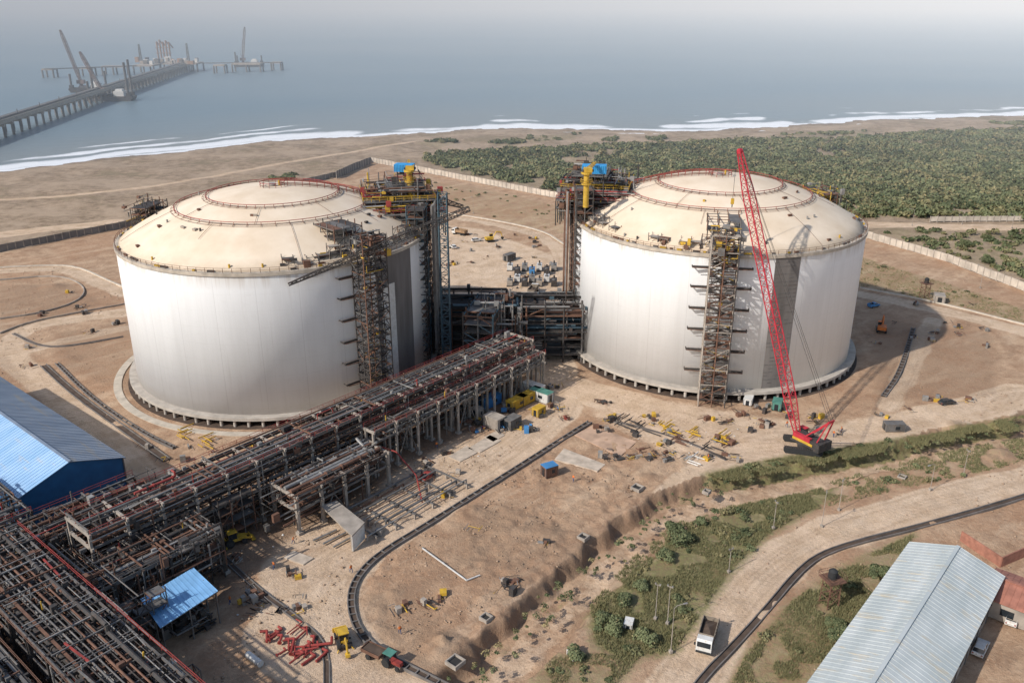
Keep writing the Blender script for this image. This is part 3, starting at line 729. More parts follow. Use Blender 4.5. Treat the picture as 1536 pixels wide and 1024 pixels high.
    for i in range(n):
        a = 2*math.pi*i/n; a2 = 2*math.pi*(i+1)/n; p = Vector((40.05*math.cos(a), 40.05*math.sin(a), TH)); q = Vector((40.05*math.cos(a2), 40.05*math.sin(a2), TH))
        mb.beam(p, p+Vector((0, 0, 1.15)), .08, 1)
        for z in (.6, 1.12): mb.beam(p+Vector((0, 0, z)), q+Vector((0, 0, z)), .06, 1)
        if random.random() < .5: mb.box((p+q)/2*.985+Vector((0, 0, .25+TH*.015)), (random.uniform(.5, 2), .4, .4), random.choice((1, 0, 6, 4)), q-p)
    mb.obj('rim_handrail', STEELS, e)
    mb = MB()
    if kind == 1:
        a0, a1 = face_angle(C, 566, 450), face_angle(C, 618, 450)
        arcpanel(mb, a0, a1, TR, 3, 37.1, 0, 10); arcpanel(mb, face_angle(C, 574, 480), face_angle(C, 594, 480), TR+.08, 4, 30, 1, 5)
    else:
        a0, a1 = face_angle(C, 1151, 500), face_angle(C, 1187, 500); arcpanel(mb, a0, a1, TR, 2.6, 37.1, 0, 8)
        for z in range(4, 37, 1):
            for q in range(5):
                if random.random() < .6: arcpanel(mb, a0+(a1-a0)*q/5, a0+(a1-a0)*(q+.8)/5, TR+.06, z, z+.14, 2, 1)
    mb.obj('bare_concrete_closure', [M_CONCD, M_WHITE, M_STEEL], e)
    mb = MB(); xs_ = 547 if kind == 1 else 1077
    a = face_angle(C, xs_, 470); rr = TR+3.4; c_ = Vector((rr*math.cos(a), rr*math.sin(a), 0)); tang = Vector((-math.sin(a), math.cos(a), 0)); out = Vector((math.cos(a), math.sin(a), 0))
    stairtower(mb, c_, tang, 6.5, 5.0, 45, (6, 6, 6, 1, 0) if kind == 1 else (1, 6, 6, 1, 5), .18)
    for i, z in enumerate((8, 13.5, 19, 24.5, 30, 35)):
        for s in (-1, 1):
            p = out*(TR+1.0)+tang*s*3.2; p.z = z; q = out*(TR+1.2)+tang*s*7.2; q.z = z
            if kind == 1 and s == 1: q = p+(q-p)*.4
            mb.beam(p, q, .35, 6, .5); mb.beam(p+out*1.2, q+out*.8, .15, 1)
            mb.beam(q, out*(TR-.1)+tang*s*7.2+Vector((0, 0, z)), .25, 6)
    for z in (38.5, 42, 44): clutter(mb, c_+Vector((0, 0, z-2)), tang, (8, 6, 4), 22, (6, 1, 0, 4, 2), .06, .2)
    scaffold(mb, c_-tang*4-out*8+Vector((0, 0, 38.5)), tang, 3, 3, 3, 2.6, 3, 2.1, .16, mats=[6, 1, 0])
    mb.obj('stair_tower', STEELS, e)
    mb = MB(); sg = 1 if kind == 1 else -1
    ang_p = rad(12) if kind == 1 else rad(168)
    rp = 30.5 if kind == 1 else 32
    pc = Vector((math.cos(ang_p)*rp, math.sin(ang_p)*rp, 0)); axp = Vector((math.cos(ang_p), math.sin(ang_p), 0)); bxp = Vector((-axp.y, axp.x, 0))
    for lev, (lx, ly, z) in enumerate(((28 if kind == 1 else 25, 22, 43.0), (19, 18, 46.0), (10, 11, 49.0))):
        off = pc+axp*(0, 2, 4)[lev]
        for i in range(-3, 4):
            for j in range(-3, 4):
                p = off+axp*i*lx/6.+bxp*j*ly/6.
                r = Vector((p.x, p.y)).length; zb = domez(r) if r < 39.2 else 36
                mb.beam((p.x, p.y, zb-.2), (p.x, p.y, z), .22, 6)
        for i in range(7): mb.beam(off+axp*(-lx/2+lx*i/6)-bxp*ly/2+Vector((0, 0, z)), off+axp*(-lx/2+lx*i/6)+bxp*ly/2+Vector((0, 0, z)), .25, 6, .35)
        for j in range(7): mb.beam(off+bxp*(-ly/2+ly*j/6)-axp*lx/2+Vector((0, 0, z+.02)), off+bxp*(-ly/2+ly*j/6)+axp*lx/2+Vector((0, 0, z+.02)), .25, 0, .3)
        for i in range(6):
            for j in range(6):
                if random.random() < .55: mb.box(off+axp*(-lx/2+lx*(i+.5)/6)+bxp*(-ly/2+ly*(j+.5)/6)+Vector((0, 0, z+.2)), (lx/6.1, ly/6.1, .08), random.choice((0, 6, 6)), axp)
        cs = [off+axp*sx__*lx/2+bxp*sy__*ly/2+Vector((0, 0, z+.2)) for sx__, sy__ in ((-1, -1), (1, -1), (1, 1), (-1, 1), (-1, -1))]
        handrail(mb, cs, (3, 4, 0)[lev], 1.1, 2, .09)
        clutter(mb, off+Vector((0, 0, z+.2)), axp, (lx, ly, 3.0), (260, 150, 40)[lev], (2, 1, 6, 0, 3, 4, 6, 2, 1), .06, .24)
    clutter(mb, pc+Vector((0, 0, 39.5)), axp, (24, 24, 4), 200, (2, 1, 6, 0, 6), .08, .3)
    for i in range(14):
        p = pc+axp*random.uniform(-9, 9)+bxp*random.uniform(-9, 9); mb.cyl((p.x, p.y, 46), (p.x, p.y, random.uniform(48, 52)), random.choice((.1, .22, .15)), random.choice((0, 6, 2, 4)), 8)
    mb.obj('roof_process_platform', STEELS, e)
    mb = MB()
    A_ = (rad(-72), rad(8)) if kind == 1 else (rad(188), rad(266))
    na = 19
    for i in range(na):
        a = A_[0]+(A_[1]-A_[0])*i/na
        if random.random() < .2: continue
        o_ = Vector((38*math.cos(a), 38*math.sin(a), 38.3)); t_ = Vector((-math.sin(a), math.cos(a), 0))
        scaffold(mb, o_-t_*1.2, t_, 1, 1, random.choice((1, 1, 2)), 2.6, 2.0, 1.7, .11, mats=[6, 1, 5, 0], deck=1)
        if random.random() < .6: clutter(mb, o_, t_, (3, 3, 2), 7, (1, 6, 5, 4), .05, .15)
    mb.obj('rim_scaffold', STEELS, e)
    mb = MB()
    a = rad(-3) if kind == 1 else rad(183)
    rr = TR+.8; out = Vector((math.cos(a), math.sin(a), 0)); tang = Vector((-out.y, out.x, 0))
    o_ = out*rr-tang*7
    if kind == 1:
        scaffold(mb, o_, tang, 5, 2, 22, 2.8, 2.2, 2.05, .17, mats=[6, 6, 7, 1])
        for t in (-5, -3.6, -2, 0, 1.2, 3): mb.cyl(o_+tang*(7+t)+out*2+Vector((0, 0, 6)), o_+tang*(7+t)+out*2+Vector((0, 0, 46)), random.choice((.25, .4, .5)), random.choice((2, 0, 7)), 10)
        lattice(mb, out*(TR+6)-tang*8, out*(TR+6)-tang*8+Vector((0, 0, 50)), 2.2, 2.2, 7, 26, .25, .14)
        lattice(mb, out*(TR+6)-tang*8+Vector((0, 0, 48)), out*(TR+2)-tang*8+Vector((9, 2, 46)), 1.4, .8, 6, 8, .16, .1)
    else:
        scaffold(mb, o_, tang, 5, 2, 23, 2.8, 2.2, 2.05, .16, mats=[6, 1, 6, 0])
        for t in (-4, -2, 0, 2, 4): mb.cyl(o_+tang*(7+t)+out*2+Vector((0, 0, 6)), o_+tang*(7+t)+out*2+Vector((0, 0, 46)), random.choice((.25, .4)), random.choice((2, 1)), 10)
    mb.obj('pipe_riser_tower', STEELS, e)
    mb = MB(); loc = (G(615, 290, 47)-C) if kind == 1 else (G(879, 294, 47)-C)
    x_, y_ = loc.x, loc.y
    mb.cyl((x_, y_, 44), (x_, y_, 52.8), .75, 4, 16); mb.cyl((x_, y_, 52.8), (x_, y_, 53.3), 1.4, 4, 16); mb.cyl((x_, y_, 50), (x_, y_, 50.4), 1.3, 4, 12)
    handrail(mb, [(x_+1.6*math.cos(t*math.pi/4), y_+1.6*math.sin(t*math.pi/4), 50.4) for t in range(9)], 4, 1.1, 1.5)
    mb.box((x_+.3, y_, 53.9), (2.2, 1.9, 1.1), 4); mb.box((x_+.3, y_, 53.7), (3.0, 1.1, .5), 6)
    lattice(mb, (x_, y_, 53.9), (x_+(-1 if kind == 1 else 3), y_+9, 54.2), .8, .5, 4, 8, .12, .07)
    bl_ = (G(606, 250, 54)-C) if kind == 1 else (G(892, 256, 52)-C)
    mb.obj('pedestal_crane', STEELS, e)
    mb = MB(); sz = (5.0, 3.2, 1.9) if kind == 1 else (6.6, 3.4, 2.2)
    zz = 53.6 if kind == 1 else 52.3
    axb = (1, -.15); mb.box((bl_.x, bl_.y+1, zz), sz, 0, axb)
    for i in range(12): mb.box((bl_.x+(i-5.5)*sz[0]/12.2, bl_.y+1-(i-5.5)*sz[0]/12.2*.15, zz), (.12, sz[1]+.12, sz[2]*.96), 1, axb)
    for sx__ in (-.4, .4): mb.beam((bl_.x+sz[0]*sx__, bl_.y+1, 44), (bl_.x+sz[0]*sx__, bl_.y+1, zz), .25, 2)
    mb.obj('blue_shelter_cabin', [mat('bright_blue', (.03, .30, .62), .5), M_BLUED, M_DARK], e)
    mb = MB(); px = (212, 320) if kind == 1 else (1240, 300)
    p = G(px[0], px[1], 41)-C; r = Vector((p.x, p.y)).length; k = min(1, 38.0/r); p = Vector((p.x*k, p.y*k, 38.6)); t_ = Vector((-p.y, p.x, 0)).normalized()
    scaffold(mb, p-t_*5, t_, 5, 2, 3, 2.2, 2.2, 1.7, .15, mats=[6, 1, 4 if kind == 2 else 6]); clutter(mb, p+Vector((0, 0, .5)), t_, (13, 5, 6), 60, (6, 1, 4, 0, 2), .06, .22)
    for i in range(4): mb.cyl(p+t_*(i*2-3), p+t_*(i*2-3)+Vector((0, 0, random.uniform(5, 8))), .12, random.choice((4, 1, 6)), 6)
    mb.obj('vent_platform', STEELS, e)
    return e
tank1 = tank(C1, 1); tank2 = tank(C2, 2)
random.seed(5); mb = MB()
a = face_angle(C1, 432, 428); p0 = C1+Vector((math.cos(a), math.sin(a), 0))*(TR+2.5)+Vector((0, 0, 35.5))
a = face_angle(C1, 560, 400); p1 = C1+Vector((math.cos(a), math.sin(a), 0))*(TR+8)+Vector((0, 0, 43.5))
lattice(mb, p0, p1, .5, 1.6, 6, 18, .16, .1); lattice(mb, p1, p1+(p1-p0)*.75, 1.6, 1.0, 6, 12, .16, .1)
mb.obj('crane_jib_lattice', STEELS)

# ---------------------------------------------------------------- pipe racks
rack('pipe_rack', -20, 96, -1.2, 6.6, [7, 10.3, 13], 6.5, seed=3, pm=(2, 1, 1, 0, 1, 3, 0, 6, 2), clut=1.6, portal=.35)
rack('pipe_rack', 38, 96, 8.2, 10.6, [7.8, 10.4], 6.5, seed=4, pm=(1, 0, 2, 6))
rack('pipe_rack', 14, 37, 8.4, 16, [5, 8.0], 5.5, seed=5, pm=(2, 2, 0, 1), wcol=.6, rset=(.15, .2, .3, .4))
rack('pipe_rack', -5, 60, -37, -27, [5, 9.5, 13], 6, along='b', seed=6, pm=(1, 2, 1, 0, 6, 1, 0, 6), colm=6, clut=2.4, dens=.7, portal=.3)
rack('pipe_rack', 0, 60, -50, -40, [4, 8, 11.5], 6, along='b', seed=16, pm=(1, 0, 1, 0, 6), colm=6, clut=2.4, dens=.6, portal=.3)
rack('pipe_rack', -28, -3, -12, -3, [5, 9.5], 5, seed=7, pm=(2, 1, 0, 2, 6), colm=6, clut=2, dens=.6, portal=.5)
rack('pipe_rack', -26, -2, 8, 16, [4.5, 8.5], 5, seed=8, pm=(2, 1, 0, 6), colm=6, clut=2.5, dens=.6, portal=.5)
rack('pipe_rack', -60, -22, -30, -12, [6, 11], 6, seed=9, pm=(2, 1, 0, 6, 6), colm=6, clut=1.5, dens=.6)
random.seed(31); mb = MB()
for (a_, b_, la, lb, hh, n) in ((-14, 12, 24, 12, 10, 190), (-13, -6, 26, 10, 11, 170), (-26, 14, 12, 30, 11, 210), (-31, 38, 12, 34, 13, 260), (22, 13, 24, 9, 9, 110), (40, 3, 110, 8, 13.5, 330), (-44, 20, 12, 44, 12, 200)):
    clutter(mb, AB(a_, b_, .3), AX, (la, lb, hh), n, (6, 6, 1, 0, 2, 1), .06, .2)
for (a_, b_) in ((-20, 16), (-10, 17), (-24, 24), (2, 9), (-30, 44)):
    scaffold(mb, AB(a_, b_, 0), AX, 3, 1, 4, 2.4, 2, 2.2, .13, mats=[6, 6, 1, 0])
mb.obj('process_pipework', STEELS)
random.seed(11); mb = MB()
scaffold(mb, Vector((-22, 226, 0)), (1, 0), 8, 3, 7, 5.2, 4.0, 2.3, .3, mats=[6, 0, 1, 6])
clutter(mb, Vector((-1, 232, 5)), (1, 0), (44, 12, 13), 300, (6, 1, 0, 2, 6, 7), .1, .4)
scaffold(mb, Vector((-5, 212, 0)), (.2, 1), 5, 2, 8, 3.4, 4, 2.3, .3, mats=[6, 0, 1, 7])
clutter(mb, Vector((-3, 222, 5)), (1, 0), (12, 14, 15), 110, (6, 1, 0, 2), .1, .35)
mb.obj('inter_tank_pipe_bridge', STEELS)
mb = MB(); random.seed(12)
for i in range(9):
    b_ = 18+i*1.25; a0 = 20+random.random()*7; a1 = 38+random.random()*10; r = random.choice((.1, .15, .22)); m = random.choice((2, 0, 0, 1))
    mb.tube([AB(a0, b_, .2), AB(a0, b_, 1.1+r), AB(a1, b_, 1.1+r), AB(a1, b_, .1)], r, m, 8)
for a_ in range(22, 48, 5):
    mb.beam(AB(a_, 17, .9), AB(a_, 29.3, .9), .3, 0, .3)
    for b_ in (17.5, 23, 29): mb.beam(AB(a_, b_, -.2), AB(a_, b_, .9), .35, 5)
mb.tube([AB(40, 9, 6), AB(42, 13, 5), AB(42, 19, 1.5), AB(36, 27, 1.0)], .16, 3, 8)
mb.obj('sleeper_pipework', STEELS)
mb = MB()
for i in range(24):
    p = G(random.uniform(400, 480), random.uniform(945, 1000)); a = random.choice((0, 1.57, .8))+random.random()*.3
    d = Vector((math.cos(a), math.sin(a), 0))*random.uniform(1, 3.6); z = Vector((0, 0, .2+random.random()*.4))
    r = random.choice((.1, .16, .22)); mb.tube([p+z, p+z+d, p+z+d+Vector((-d.y, d.x, 0))*.4], r, 3, 8)
    if random.random() < .5: mb.cyl(p+z, p+z+d.normalized()*.15, r*1.7, 3, 8)
mb.obj('red_pipe_spools', STEELS)
mb = MB()
mb.cyl(G(372, 985)+Vector((0, 0, .6)), G(392, 1000)+Vector((0, 0, .6)), .55, 8, 14)
for i in range(3): mb.cyl(G(505+i*14, 796+i*4)+Vector((0, 0, .3)), G(470+i*15, 812+i*5)+Vector((0, 0, .3)), .2, 2, 8)
mb.obj('loose_pipes', STEELS)
mb = MB()
for (x0, y0, x1, y1) in ((634, 822, 700, 870), (700, 870, 720, 862)): mb.beam(G(x0, y0, .3), G(x1, y1, .3), .2, 8, .2)
for x0, y0 in ((634, 822), (665, 845), (700, 870)): mb.beam(G(x0, y0), G(x0, y0)+Vector((0, 0, .3)), .3, 5)
mb.obj('white_pipeline', STEELS)
mb = MB()
for (x0, y0, n, m) in ((268, 645, 8, 4), (303, 660, 7, 4), (995, 640, 14, 4), (1075, 655, 12, 4), (1035, 648, 8, 4), (1030, 685, 5, 8), (960, 640, 6, 6), (1010, 655, 9, 1), (930, 632, 8, 6), (1055, 672, 7, 6)):
    for i in range(n):
        p = G(x0+random.uniform(-9, 12), y0+random.uniform(-6, 8), .3+random.random()*.6); q = p+AX*random.uniform(1.5, 4) if i % 2 else p+BX*random.uniform(1.5, 4)
        mb.beam(p, q, .15, m, .22)
mb.obj('formwork_stack', STEELS)

# ---------------------------------------------------------------- drains / channels / slabs
def channel(name, px, w=1.3, h=.35, ties=True):
    pts = smoothline(W(px)); mb = MB(); pv = [Vector((*p, 0)) for p in pts]
    nr = []
    for i in range(len(pv)):
        d = (pv[min(i+1, len(pv)-1)]-pv[max(i-1, 0)]).normalized(); nr.append(Vector((-d.y, d.x, 0)))
    for i in range(len(pv)-1):
        for s in (-1, 1):
            p = [pv[i]+nr[i]*s*w/2, pv[i+1]+nr[i+1]*s*w/2, pv[i+1]+nr[i+1]*s*(w/2+.18), pv[i]+nr[i]*s*(w/2+.18)]
            if s < 0: p = p[::-1]
            z = Vector((0, 0, h)); lo = Vector((0, 0, -.4)); mb.add([q+lo for q in p]+[q+z for q in p], MB.BF, 0)
        fl = Vector((0, 0, .05)); mb.poly([pv[i]-nr[i]*w/2+fl, pv[i+1]-nr[i+1]*w/2+fl, pv[i+1]+nr[i+1]*w/2+fl, pv[i]+nr[i]*w/2+fl], 1)
        if ties:
            L = (pv[i+1]-pv[i]).length; n = max(1, int(L/2.0))
            for k in range(n):
                t = (k+.5)/n; c = pv[i].lerp(pv[i+1], t); q = nr[i]; mb.beam(c-q*(w/2)+Vector((0, 0, h-.1)), c+q*(w/2)+Vector((0, 0, h-.1)), .2, 0, .15)
    mb.obj(name, [M_CONCD, M_SOIL])
channel('drainage_channel', [(885, 633), (760, 712), (640, 788), (570, 830), (535, 865), (524, 900), (535, 945), (570, 980), (625, 1008), (690, 1040)], .95)
channel('drainage_channel', [(1600, 725), (1536, 745), (1470, 765), (1380, 790), (1290, 812), (1230, 832), (1195, 860), (1150, 915), (1100, 970), (1060, 1010), (1030, 1050)], 1.0, ties=False)
channel('drainage_channel', [(65, 548), (110, 590), (180, 640), (250, 690)], 1.4, ties=False)
channel('drainage_channel', [(20, 500), (60, 520), (100, 520), (185, 505)], .6, .2, ties=False)
channel('drainage_channel', [(85, 545), (140, 600), (215, 650), (262, 672)], .7, ties=True)
channel('drainage_channel', [(1370, 492), (1350, 560), (1325, 595)], 1.0, ties=True)
channel('drainage_channel', [(300, 800), (380, 880), (450, 930), (490, 970), (490, 1040)], .7, .2, ties=False)
channel('drainage_channel', [(905, 628), (960, 640), (1040, 665), (1090, 690)], .4, .12, ties=False)
def kerb(px, w=.3, name='road_kerb', m=M_CONC, h=.22):
    pts = smoothline(W(px)); mb = MB()
    for i in range(len(pts)-1): mb.beam((*pts[i], h/2), (*pts[i+1], h/2), w, 0, h+.3)
    mb.obj(name, [m])
M_KERB = mat('kerb_concrete', (.52, .45, .36), .9, 0, .2, .5)
kerb([(658, 318), (740, 330), (815, 346), (848, 368)], .7, m=M_KERB); kerb([(-60, 405), (60, 398), (115, 399), (160, 420), (188, 432)], .6, m=M_KERB)
kerb([(0, 500), (40, 484), (110, 470), (188, 456)], .3); kerb([(0, 420), (90, 412), (130, 430), (120, 452), (60, 470), (0, 478)], .3); kerb([(1290, 432), (1400, 452), (1536, 487), (1650, 515)], .6, m=M_KERB)
M_SLAB = mat('blinding_concrete', (.50, .41, .32), .9, 0, .3, .5)
def slab_px(px, th=.1, m=M_SLAB, name='concrete_slab'):
    mb = MB(); mb.slab([G(x, y, th) for x, y in px], th+.3, 0); mb.obj(name, [m])
M_SLAB2 = mat('terracotta_slab', (.48, .32, .22), .9, 0, .35, .3)
slab_px([(832, 688), (846, 672), (908, 696), (896, 706)]); slab_px([(862, 652), (888, 638), (955, 662), (930, 684)], m=M_SLAB2)
slab_px([(673, 684), (700, 668), (716, 678), (690, 692)]); slab_px([(702, 672), (735, 652), (752, 660), (720, 678)]); slab_px([(727, 655), (745, 645), (757, 652), (740, 662)])
slab_px([(425, 835), (440, 825), (470, 836), (455, 846)])
def sump(x, y, s=1.4):
    mb = MB(); c = G(x, y, 0)
    for dx, dy, lx, ly in ((s, 0, .22, 2*s+.22), (-s, 0, .22, 2*s+.22), (0, s, 2*s-.22, .22), (0, -s, 2*s-.22, .22)):
        p = c+AX*dx+BX*dy; mb.box((p.x, p.y, .1), (lx, ly, .7), 0, AX)
    mb.box((c.x, c.y, .0), (2*s-.22, 2*s-.22, .1), 1, AX); mb.obj('manhole_sump', [M_CONC, M_BLACK])
for x, y, s in ((956, 732, .95), (875, 806, .8), (729, 927, .75), (683, 993, 1.05), (1060, 738, .6), (1353, 716, .7)): sump(x, y, s)

# ---------------------------------------------------------------- boundary walls
def fence(name, pts, h=3.0, step=3.0, m=None):
    mb = MB()
    for i in range(len(pts)-1):
        p, q = Vector((*pts[i], 0)), Vector((*pts[i+1], 0)); L = (q-p).length; n = max(1, int(L/step)); d = (q-p)/n
        for k in range(n):
            a = p+d*k; b_ = a+d; dr = (random.random()-.5)*.2
            mb.beam(a+Vector((0, 0, -.5)), a+Vector((0, 0, h+.25)), .35, 1)
            mb.beam(a+d*.07+Vector((0, 0, h/2+dr)), b_-d*.07+Vector((0, 0, h/2+dr)), .12, 0, h)
    mb.obj(name, [m or mat('precast_panel', (.50, .43, .35), .9, 0, .35, .25), M_CONC])
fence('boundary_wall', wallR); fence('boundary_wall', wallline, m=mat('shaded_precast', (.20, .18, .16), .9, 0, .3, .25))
fence('boundary_wall', W([(1395, 332), (1480, 331), (1700, 331)]), 2.2)
fence('retaining_wall', W([(505, 268), (530, 256), (556, 246)]), 4.2, m=M_CONCD)

# ---------------------------------------------------------------- buildings
def corrug(mb, p0, p1, q0, q1, m, pitch=1.0, th=.1):
    p0, p1, q0, q1 = map(Vector, (p0, p1, q0, q1)); n = max(2, int((p1-p0).length/pitch))
    mb.slab([p0, p1, q1, q0], th, m)
    for i in range(n+1):
        t = i/n; mb.beam(p0.lerp(p1, t)+Vector((0, 0, .03)), q0.lerp(q1, t)+Vector((0, 0, .03)), .07, m, .07)
def gable(name, corner, L, Wd, he, hr, ldir, wdir, roofm, wallm, roof2=None):
    e = empty(name, corner); c = Vector((0, 0, 0)); l = Vector(ldir)*L; w = Vector(wdir)*Wd; Z_ = lambda z: Vector((0, 0, z))
    mb = MB()
    for p, q in ((c, c+l), (c+w, c+w+l)): mb.beam(p+Z_(he/2), q+Z_(he/2), .2, 0, he)
    for o_ in (c, c+l):
        mb.add([o_, o_+w, o_+w+Z_(he), o_+w/2+Z_(hr), o_+Z_(he)], [(0, 1, 2, 3, 4)], 0)
        mb.add([p_+Vector(ldir)*.1 for p_ in (o_, o_+w, o_+w+Z_(he), o_+w/2+Z_(hr), o_+Z_(he))], [(4, 3, 2, 1, 0)], 0)
    n = int(L/6)
    for i in range(n+1):
        for s, o_ in ((-1, c), (1, c+w)): mb.beam(o_+l*i/n+Vector(wdir)*s*.15, o_+l*i/n+Vector(wdir)*s*.15+Z_(he), .25, 1)
    mb.obj('walls', [wallm, M_STEEL], e)
    ov = .6; lo = Vector(ldir)*ov; wo = Vector(wdir)*ov; sl = (hr-he)/(Wd/2); dz = Z_(-ov*sl+.12)
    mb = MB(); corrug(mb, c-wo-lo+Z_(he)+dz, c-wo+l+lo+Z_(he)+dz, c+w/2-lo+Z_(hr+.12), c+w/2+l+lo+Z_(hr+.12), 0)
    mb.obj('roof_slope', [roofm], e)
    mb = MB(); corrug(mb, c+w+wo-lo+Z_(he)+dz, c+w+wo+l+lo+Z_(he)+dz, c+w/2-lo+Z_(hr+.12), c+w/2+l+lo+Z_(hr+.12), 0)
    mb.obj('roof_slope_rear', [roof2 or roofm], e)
    mb = MB(); mb.beam(c+w/2-lo+Z_(hr+.2), c+w/2+l+lo+Z_(hr+.2), .6, 0, .1)
    for o_, s in ((c, -1), (c+w, 1)):
        for i in range(n):
            p = o_+l*(i+.5)/n+Vector(wdir)*s*.16; mb.beam(p-Vector(ldir)*1.0+Z_(he*.5), p+Vector(ldir)*1.0+Z_(he*.5), .12, 1, 1.2)
    for o_, s in ((c, -1), (c+l, 1)):
        p = o_+w/2+Vector(ldir)*s*.08; mb.beam(p-Vector(wdir)*2+Z_(2.1), p+Vector(wdir)*2+Z_(2.1), .12, 1, 4.2)
    mb.obj('ridge_windows_and_door', [roofm, M_GLASS], e)
    return e
def roofmat(name, c1, c2, stain):
    m, nt, b = newmat(name)
    n1 = noise(nt, .3, 4, mapscale=(.3, 1, 1), rotz=-SITE); n2 = noise(nt, .5, 5, mapscale=(1.2, .16, 1), rotz=-SITE, rough=.7)
    c = mixc(nt, mth(nt, 'MULTIPLY_ADD', n1, 4, -1.5, clamp=True), c1, c2)
    c = mixc(nt, mth(nt, 'MULTIPLY', mth(nt, 'MULTIPLY_ADD', n2, 9, -5.0, clamp=True), .6), c, stain)
    nt.links.new(c, b.inputs['Base Color']); b.inputs['Roughness'].default_value = .5; return m
M_RG = roofmat('weathered_grey_sheet', (.40, .43, .42), (.50, .52, .505), (.52, .42, .27))
cn = G(1368, 813, 6); cn.z = 0
gable('workshop_shed', cn, 62, 14.3, 5.6, 8.0, -AX, BX, M_RG, M_CONC)
cn = G(182, 683, 10); cn.z = 0
M_RB2 = roofmat('blue_sheet_shade_toned', (.17, .21, .27), (.23, .27, .33), (.32, .28, .22)); M_RB1 = roofmat('blue_sheet_sun_toned', (.25, .42, .62), (.34, .50, .70), (.50, .48, .42))  # shaded right slope and sunlit left slope are painted into the sheet colours
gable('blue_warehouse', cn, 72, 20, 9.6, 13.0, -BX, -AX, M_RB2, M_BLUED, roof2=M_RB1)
cn = G(1500, 852, 4); cn.z = 0
gable('brick_red_shed', cn, 14, 9, 3.6, 4.8, BX, -AX, mat('red_oxide_sheet', (.36, .15, .10), .7, 0, .3, .6), M_CONC)
mb = MB(); L_ = [G(1440, 810), G(1500, 850), G(1545, 830)]
for i in range(2): mb.beam(L_[i]+Vector((0, 0, 1)), L_[i+1]+Vector((0, 0, 1)), .2, 0, 2.2)
mb.obj('brick_compound_wall', [mat('red_brick', (.34, .15, .1), .9, 0, .3, 1)])
e = empty('blue_roof_shelter'); cs = [G(x, y, 6) for x, y in ((210, 895), (290, 853), (327, 888), (240, 938))]
cs[0].z = cs[3].z = 5.6; cs[1].z = cs[2].z = 6.3
mb = MB(); corrug(mb, cs[0], cs[1], cs[3], cs[2], 0, .7); mb.obj('roof', [mat('light_blue_sheet', (.20, .40, .64), .45, 0, .15, .5)], e)
mb = MB(); cc = sum(cs, Vector())/4
for i in range(4):
    for t in (0, .5):
        p = cs[i].lerp(cs[(i+1) % 4], t); p = p.lerp(cc, .06); mb.beam((p.x, p.y, -.1), (p.x, p.y, p.z), .22, 0)
    mb.beam(cs[i].lerp(cc, .06)-Vector((0, 0, .2)), cs[(i+1) % 4].lerp(cc, .06)-Vector((0, 0, .2)), .2, 0, .3)
mb.obj('posts', STEELS, e)
mb = MB(); random.seed(3); clutter(mb, Vector((cc.x, cc.y, 0)), AX, (8, 8, 2.5), 50, (6, 0, 1, 2), .08, .3)
for i in range(4): mb.box(Vector((cc.x, cc.y, .9))+AX*(i*2.2-3.3), (1.3, 2.2, 1.8), (0, 6, 2, 0)[i], AX)
mb.obj('pump_sets', STEELS, e)
mb = MB(); cs = [G(x, y, 3.6) for x, y in ((481, 758), (505, 750), (547, 783), (528, 803))]
mb.slab(cs, .3, 0); cc = sum(cs, Vector())/4
for c_ in cs: p = c_.lerp(cc, .08); mb.beam((p.x, p.y, -.1), (p.x, p.y, 3.4), .3, 0)
p, q = cs[3].lerp(cc, .05), cs[2].lerp(cc, .05); mb.beam((p.x, p.y, 1.6), (q.x, q.y, 1.6), .15, 1, 3.3)
mb.obj('concrete_pump_shelter', [M_CONC, M_WHITE])
def container(x, y, L, Wd, Hh, m, rot=0, name='site_cabin', roof=None):
    mb = MB(); mb.box((0, 0, Hh/2+.15), (L, Wd, Hh), 0)
    n = int(L/.4)
    for i in range(n+1):
        for s in (-1, 1): mb.box((-L/2+L*i/n*.98+.02, s*(Wd/2+.03), Hh/2+.15), (.14, .08, Hh*.94), 0)
    for sx_ in (-1, 1):
        for sy_ in (-1, 1): mb.box((sx_*(L/2-.06), sy_*(Wd/2-.06), Hh/2+.15), (.2, .2, Hh+.1), 1)
        mb.box((sx_*(L/2+.03), 0, Hh/2), (.08, Wd*.42, Hh*.8), 2)
    mb.box((L*.1, -Wd/2-.05, Hh*.6), (L*.22, .1, .8), 2); mb.box((0, 0, Hh+.2), (L+.15, Wd+.15, .1), 3)
    p = G(x, y); mb.obj(name, [m, M_STEEL, M_GLASS, roof or m], loc=p, rotz=SITE+rot)
container(735, 608, 6, 2.5, 2.5, M_BLUE, 0); container(716, 625, 2, 2.4, 2.3, M_CONC, 0)
container(742, 640, 4.5, 3, 2.8, M_CONC, rad(90)); container(768, 640, 4, 2.5, 2.4, M_STEEL, 0)
container(775, 610, 6, 2.3, 2.3, M_YEL, 0, 'shipping_container'); container(790, 603, 5, 2.3, 2.3, M_YEL, 0, 'shipping_container'); container(808, 622, 3, 2.0, 2.0, M_YEL, 0, 'shipping_container')
container(800, 590, 6, 2.5, 2.6, M_WHITE, rad(-90), 'shipping_container'); container(812, 600, 6, 2.5, 2.6, M_WHITE, rad(-90), 'shipping_container', M_GREEN)
container(824, 712, 3.0, 2.2, 2.3, M_RUST, rad(-20), roof=M_BLUE); container(1340, 645, 4.5, 2.2, 1.8, M_STEEL, rad(-50))
container(1408, 452, 4.5, 3.2, 2.3, M_CONC, rad(20)); container(764, 390, 5, 2.4, 2.4, M_STEEL, 0); container(1165, 612, 3.5, 2.2, 2, M_GREEN, .3); container(1122, 605, 3, 2, 1.6, M_WHITE, .3)
container(943, 938, 1.8, 1.3, .8, M_WHITE, .4); container(860, 985, 1.8, 1.2, .8, M_WHITE, 1.2)
